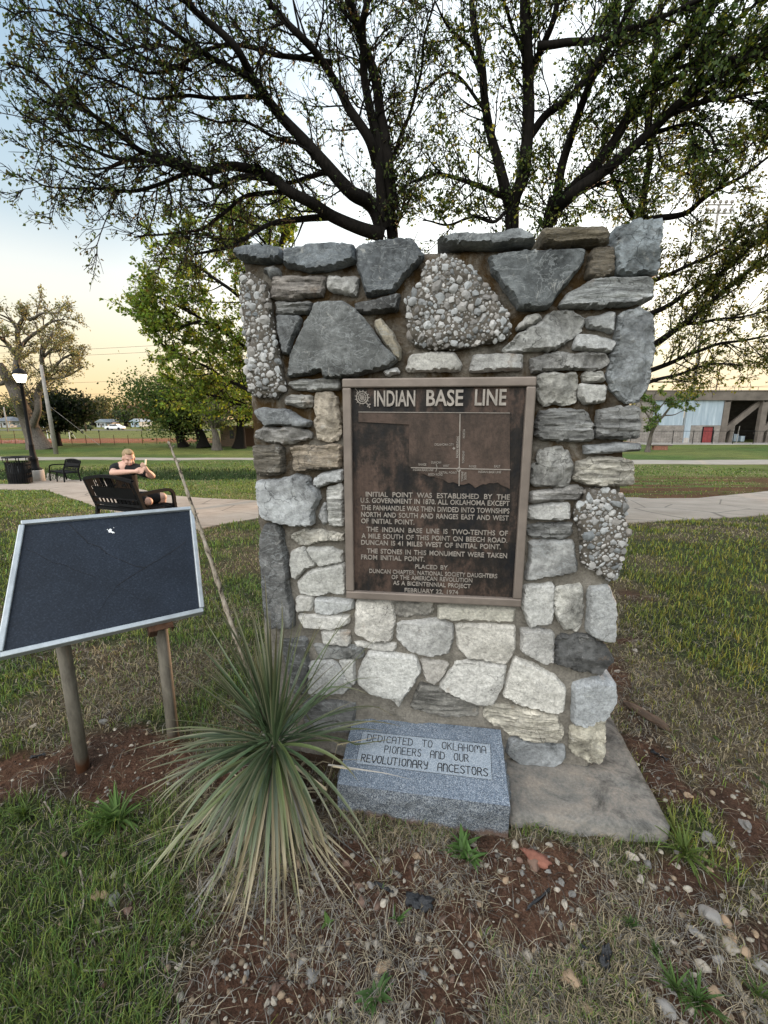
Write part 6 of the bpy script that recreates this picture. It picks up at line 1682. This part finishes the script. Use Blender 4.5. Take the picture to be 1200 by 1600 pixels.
# dead straw lying on the earth
x, y, d = scatter(rng, 110000, .62, 4.5)
dm = dirt(x, y); keep = free(x, y) & (rng.random(len(x)) < np.clip(.34 + .5 * (1 - np.abs(dm - .4) * 2) - .14 * (dm > .93) + .5 * (fbm(x * 4, y * 4, 44, 3) > .58), 0, 1) * (1 - .55 * green(x, y))) & (y > .45)
x, y, d = x[keep], y[keep], d[keep]; n = len(x); g = rng.uniform(.2, 1.2, (n, 1)); cc = np.where(rng.random((n, 1)) < .55, np.array((.30, .25, .175)), np.array((.235, .215, .19))) * g
V, F, C = blades(x, y, rng.uniform(.02, .085, n), rng.uniform(.0012, .0028, n) * np.maximum(1, d / 2), rng.uniform(.85, 1.05, n), rng.uniform(0, 2 * PI, n), cc, cc, 1)
tag(link('dead_grass', mesh_np('dead_grass', V, F, C), M['strand']), 'grey and tan straw strewn over the earth', 'dead grass', None, 'stuff'); print('straw', n)
# ditch growth
x = rng.uniform(-26, 3, 9000); y = rng.uniform(19.2, 22.6, 9000); n = len(x); cc = np.array((.035, .058, .018)) * rng.uniform(.5, 1.5, (n, 1))
V, F, C = blades(x, y, rng.uniform(.10, .28, n), rng.uniform(.02, .04, n), rng.uniform(.2, .9, n), rng.uniform(0, 2 * PI, n), cc, cc * 1.2)
tag(link('weeds', mesh_np('weeds', V, F, C), M['blade']), 'rank dark weeds along the ditch', 'weeds', None, 'stuff')
# fine gravel and clods as one mass
x, y, d = scatter(rng, 45000, .62, 3.2)
dm = dirt(x, y); keep = free(x, y) & (rng.random(len(x)) < .25 * dm + .03) & (y > .45); x, y = x[keep], y[keep]; n = len(x)
iv, if_ = ico(1); iv = np.array(iv); if_ = np.array(if_); sz_ = np.minimum(.011, np.exp(rng.normal(math.log(.0046), .55, n)))
e = rng.uniform(.6, 1.2, (n, 3)) * sz_[:, None]; e[:, 2] *= .7
Vr = iv[None] * (1 + rng.uniform(-.22, .22, (n, len(iv), 1))) * e[:, None, :]; z = terr(x, y)
Vr = Vr + np.stack([x, y, z + sz_ * .2], 1)[:, None, :]
cl_ = np.array([(.29, .26, .215), (.22, .165, .115), (.09, .055, .04), (.15, .135, .12)])[rng.choice(4, n, p=[.22, .18, .42, .18])] * rng.uniform(.6, 1.15, (n, 1))
a = N('stone_tint', .85, 0, .25); ge = a.n('ShaderNodeAttribute', attribute_name='tint'); a.col(a.mix(1.0, ge.outputs['Color'], a.ramp(a.noise(a.coord(geo=True), 150, 4, .6), [(.3, .75), (.7, 1.2)]), 'MULTIPLY')); M['stone_tint'] = a.m
tag(link('gravel', mesh_np('gravel', Vr.reshape(-1, 3), (np.arange(n)[:, None, None] * len(iv) + if_[None]).reshape(-1, 3), np.repeat(cl_, len(iv), 0)), M['stone_tint']), 'fine grit and earth crumbs', 'gravel', None, 'stuff'); print('gravel', n)
# pebbles one could pick up: each its own object
a = N('pebble', .7, 0, .3); oi = a.n('ShaderNodeObjectInfo'); co = a.coord(rand=True)
a.col(a.mix(1.0, oi.outputs['Color'], a.ramp(a.noise(co, 45, 6, .65), [(.3, .7), (.7, 1.2)]), 'MULTIPLY')); a.bump(a.noise(co, 90, 4, .6), .4, .004); M['pebble'] = a.m
protos = []
for k in range(9):
    mb = MB(); mb.blob((0, 0, 0), (1, rng.uniform(.6, .9), rng.uniform(.45, .7)), k + 40, .75 if k % 3 else .45, 3, None, 1.0)
    me = bpy.data.meshes.new('pebble'); me.from_pydata(mb.v, [], mb.f); me.materials.append(M['pebble']); me.polygons.foreach_set('use_smooth', [True] * len(me.polygons)); me.set_sharp_from_angle(angle=R(24)); protos.append(me)
first = bpy.data.objects.new('pebble', protos[0])
PC = [((.35, .31, .26), 'pale chalky pebble lying on the red dirt'), ((.29, .205, .135), 'tan orange pebble lying on the red dirt'), ((.20, .19, .18), 'grey pebble lying on the red dirt'), ((.15, .095, .072), 'reddish brown pebble lying on the red dirt')]
def pebble(x, y, r, ci, k):
    o = first.copy(); COL.objects.link(o); o.data = protos[k % 9]
    o.location = (x, y, float(terr(x, y)) + r * .08); o.rotation_euler = (rng.uniform(-.3, .3), rng.uniform(-.3, .3), rng.uniform(0, 6.28)); o.scale = (r, r, r)
    g = rng.uniform(.75, 1.15); c = PC[ci][0]; o.color = (c[0] * g, c[1] * g, c[2] * g, 1)
    tag(o, PC[ci][1], 'pebble', ('pale', 'tan', 'grey', 'brown')[ci] + ' pebbles on the dirt')
# the ones measured on the photograph (pixel, size in pixels, colour)
PB = '882,1413,9,0 985,1338,11,0 1018,1385,9,0 1000,1375,8,0 1012,1350,8,2 1110,1432,17,2 1134,1440,11,1 1085,1455,13,2 1140,1480,16,0 1165,1488,13,1 1145,1465,9,1 1190,1510,16,2 1122,1500,10,2 1095,1510,13,0 1118,1555,13,1 1040,1575,17,2 1050,1545,13,2 1105,1310,14,2 1128,1328,7,1 1145,1320,7,0 1165,1290,14,2 895,1480,9,1 826,1495,11,0 890,1530,15,1 920,1580,12,1 875,1445,7,2 897,1448,7,1 905,1462,6,0 870,1346,6,0 857,1362,6,2 792,1345,6,0 791,1375,7,1 833,1350,12,3 812,1345,7,3 597,1512,14,1 661,1524,8,2 635,1571,8,0 707,1530,7,3 652,1348,6,0 656,1465,9,0 588,1477,7,0 574,1477,6,0 533,1568,9,0 470,1502,10,2 488,1525,13,2 456,1515,7,0 428,1565,8,0 418,1567,7,0 505,1562,6,1 430,1545,9,3 597,1600,9,0 178,1368,7,0 178,1402,13,2 150,1400,9,1 150,1440,7,1 164,1398,8,1 52,1135,6,0 590,1415,9,3 600,1410,7,0 565,1410,9,3 545,1425,6,3 690,1440,9,3 470,1395,7,0 540,1350,10,3 560,1385,9,3 990,1210,5,0 1005,1340,7,0 960,1310,6,0 1060,1330,7,2 1075,1390,8,0 1115,1350,7,3 1160,1425,9,0 1180,1460,9,1 1150,1535,9,0 1080,1580,8,0 992,1017,7,0 965,1050,6,0 1005,1110,5,0 640,1400,6,0 740,1320,6,0 690,1300,5,0 180,1140,5,0 232,1130,5,0 205,1165,4,0 160,1128,8,2 940,1300,5,0 905,1330,6,1 870,1390,6,0 855,1420,5,0 1000,1450,6,0 1030,1420,7,1 960,1380,6,0 930,1350,6,0 1055,1475,8,0 1010,1500,7,2 985,1470,6,0 1065,1430,6,1 1165,1560,11,0 1190,1590,12,2 1140,1590,9,1 1095,1480,6,1 1180,1400,8,0'
k = 0
for q in PB.split():
    px, py, s_, ci = map(float, q.split(',')); p = gnd(px, py); dist = math.sqrt(p[0] ** 2 + p[1] ** 2 + EYE ** 2)
    pebble(p[0], p[1], s_ * .82 / FPX * (p[1] * math.cos(PITCH) + EYE * math.sin(PITCH)), int(ci), k); k += 1
tries = 0
while k < 235 and tries < 6000:
    tries += 1; xx, yy, dd = scatter(rng, 1, .7, 2.6)
    if not free(xx, yy)[0] or rng.random() > float(dirt(xx, yy)[0]) + .06: continue
    if xx[0] < -.5 and rng.random() < .6: continue
    pebble(float(xx[0]), float(yy[0]), float(np.exp(rng.normal(math.log(.0082), .3))), int(rng.choice(4, p=[.45, .2, .2, .15])), k); k += 1
# broad-leaved weeds and tufts
def rosette(px, py, n, L, w, col, name, label, cat, el=(.25, 1.1), droop=.9):
    p = gnd(px, py); x, y = p[0], p[1]; z = float(terr(x, y)); sp = []
    for i in range(n):
        az = rng.uniform(0, 2 * PI); c = np.array(col) * rng.uniform(.7, 1.35)
        sp.append(((x + rng.normal(0, .004), y + rng.normal(0, .004), z), az, rng.uniform(*el), L * rng.uniform(.55, 1.1), w * rng.uniform(.7, 1.2), rng.uniform(.3, 1) * droop, c * .8, c * 1.15, rng.uniform(-.5, .5), 0))
    V, F, C = leafblades(sp, rng); o = link(name, mesh_np(name, V - np.array([x, y, z]), F, C), M['blade'], None, True); o.location = (x, y, z); tag(o, label, cat)
GRN = (.065, .125, .030)
rosette(722, 1330, 24, .085, .016, GRN, 'weed', 'leafy green weed right below the granite marker', 'weed')
rosette(735, 1345, 14, .07, .014, GRN, 'weed', 'small low weed just in front of the leafy one under the marker', 'weed')
rosette(588, 1560, 24, .060, .013, (.06, .115, .032), 'weed', 'green weed rosette low in the bare dirt at the bottom middle', 'weed')
rosette(513, 1445, 7, .035, .010, (.09, .16, .035), 'weed', 'tiny bright seedling under the hanging yucca leaves', 'weed')
rosette(620, 1440, 10, .045, .006, GRN, 'weed', 'thin weed beside the black plastic scrap', 'weed')
rosette(1068, 1335, 46, .13, .008, (.095, .14, .030), 'grass_tuft', 'long yellow green grass tuft at the front corner of the footing', 'grass tuft', (.3, 1.4), 1.0)
rosette(1052, 1300, 26, .09, .007, (.13, .15, .035), 'grass_tuft', 'small yellowish tuft against the footing corner', 'grass tuft', (.4, 1.4), 1.0)
rosette(1115, 1150, 34, .12, .007, (.075, .125, .026), 'grass_tuft', 'bright green grass tuft in the lawn right of the footing', 'grass tuft', (.4, 1.45), .7)
rosette(185, 1285, 52, .15, .011, (.075, .135, .030), 'grass_tuft', 'wide green grass tuft left of the yucca', 'grass tuft', (.25, 1.3), 1.0)
rosette(160, 1290, 34, .11, .010, (.085, .14, .028), 'grass_tuft', 'lower green tuft left of the wide one', 'grass tuft', (.25, 1.3), 1.0)
rosette(40, 1275, 44, .10, .006, (.085, .13, .030), 'grass_tuft', 'fine yellow green tuft at the left edge', 'grass tuft', (.4, 1.4), .9)
rosette(1090, 1570, 34, .085, .006, (.055, .11, .026), 'grass_tuft', 'green tuft among the pebbles at the lower right', 'grass tuft', (.4, 1.4), .9)
rosette(1185, 1560, 24, .07, .005, (.06, .10, .026), 'grass_tuft', 'small tuft at the lower right corner', 'grass tuft', (.4, 1.4), .9)
rosette(1055, 1550, 30, .09, .006, (.06, .105, .026), 'grass_tuft', 'green tuft left of the lower right tuft among pebbles', 'grass tuft', (.4, 1.4), .9)
rosette(985, 1450, 50, .035, .003, (.05, .095, .026), 'grass_tuft', 'low mossy green patch right of the middle dirt', 'grass tuft', (.4, 1.5), .4)
rosette(1025, 1490, 40, .035, .003, (.05, .095, .026), 'grass_tuft', 'low mossy green patch among the straw at the lower right', 'grass tuft', (.4, 1.5), .4)
# scraps of black plastic, dry stalks, a loose brown bark piece
M['plastic'] = plain('black_plastic', (.012, .013, .016), .35, 0, .4, 40, .5, .5)
def scrap(px, py, w, h, rot, label, seed, hump=.02):
    p = gnd(px, py); V = []; nx_, ny_ = 9, 7
    for j in range(ny_):
        for i in range(nx_):
            u, v = i / (nx_ - 1) - .5, j / (ny_ - 1) - .5; u += .16 * noise.noise(Vector((u * 3, v * 3, seed))); v += .2 * noise.noise(Vector((u * 3, v * 3, seed + 7)))
            X = (u * w * math.cos(rot) - v * h * math.sin(rot)); Y_ = (u * w * math.sin(rot) + v * h * math.cos(rot))
            Z = float(terr(p[0] + X, p[1] + Y_)) + .006 + hump * max(0, .5 + noise.noise(Vector((u * 5, v * 4, seed + 2)))) 
            V.append((p[0] + X, p[1] + Y_, Z))
    mb = MB(); mb.add(V, [(j * nx_ + i, j * nx_ + i + 1, (j + 1) * nx_ + i + 1, (j + 1) * nx_ + i) for j in range(ny_ - 1) for i in range(nx_ - 1)])
    o = mb.build('plastic_scrap', M['plastic'], None, True); s_ = o.modifiers.new('s', 'SOLIDIFY'); s_.thickness = .002; tag(o, label, 'plastic scrap', 'torn black plastic scraps')
scrap(655, 1415, .085, .035, -.1, 'crumpled black plastic scrap in the dirt in front of the marker', 2, .022)
scrap(600, 1392, .07, .012, -.6, 'narrow black plastic strip left of the crumpled scrap', 3, .012)
scrap(945, 1505, .055, .025, .9, 'black plastic scrap standing up among straw at the lower right', 5, .035)
scrap(920, 1490, .045, .010, -.8, 'thin black strip beside the standing scrap', 6, .01)
scrap(840, 1410, .10, .008, .5, 'long thin black strip below the footing', 7, .008)
scrap(1030, 1185, .07, .018, -1.1, 'black strip of liner beside the right edge of the footing', 8, .02)
scrap(60, 1185, .05, .018, .6, 'black scrap in the dirt left of the sign posts', 9, .02)
M['bark_chip'] = plain('bark_chip', (.075, .05, .035), .95, 0, .4, 20, .5)
p = gnd(1010, 1120); mb = MB(); mb.blob((0, 0, .01), (.035, .11, .014), 4, .4, 3); o = mb.build('bark_piece', M['bark_chip'], None, True); o.location = (p[0], p[1], float(terr(p[0], p[1]))); o.rotation_euler = (0, .1, R(24)); tag(o, 'long flat piece of dark bark on the dirt beside the footing', 'bark')
p = gnd(838, 1345); mb = MB(); mb.blob((0, 0, .012), (.045, .02, .016), 6, .5, 3, None, 2); o = mb.build('red_rock', plain('red_rock', (.20, .085, .06), .9, 0, .3, 30, .4), None, True); o.location = (p[0], p[1], float(terr(p[0], p[1]))); o.rotation_euler = (0, 0, R(-35)); tag(o, 'reddish angular rock near the footing edge', 'rock')
def dry(pxs, r, label):
    P = [gnd(*q) for q in pxs]; mb = MB(); pts = [Vector((q[0], q[1], float(terr(q[0], q[1])) + r + .004)) for q in P]; mb.tube(crom(pts, 4), list(np.linspace(r, r * .5, (len(pts) - 1) * 4 + 1)), 6)
    tag(mb.build('dry_stalk', M['stalk'], None, True), label, 'dry stalk', 'dry stalks lying on the ground')
dry([(125, 1358), (130, 1385), (131, 1415), (123, 1442)], .004, 'pale curved dry stalk on the dirt at the lower left')
dry([(145, 1462), (190, 1450), (235, 1440)], .003, 'straight yellowish dry stalk at the lower left')
dry([(70, 1255), (85, 1280)], .004, 'short pale stalk in the grass below the sign')
dry([(162, 1502), (188, 1506)], .005, 'stubby pale stalk in the lower left grass')
dry([(130, 1520), (172, 1518)], .003, 'thin dry stalk beside the stubby pale stalk')
dry([(200, 1200), (212, 1170), (206, 1150)], .0025, 'thin twig in the dirt under the sign')
dry([(690, 1440), (740, 1500), (770, 1545)], .002, 'long thin straw crossing the dirt at the bottom middle')
dry([(1040, 1290), (1100, 1305), (1150, 1320)], .002, 'thin straw beside the corner of the footing')
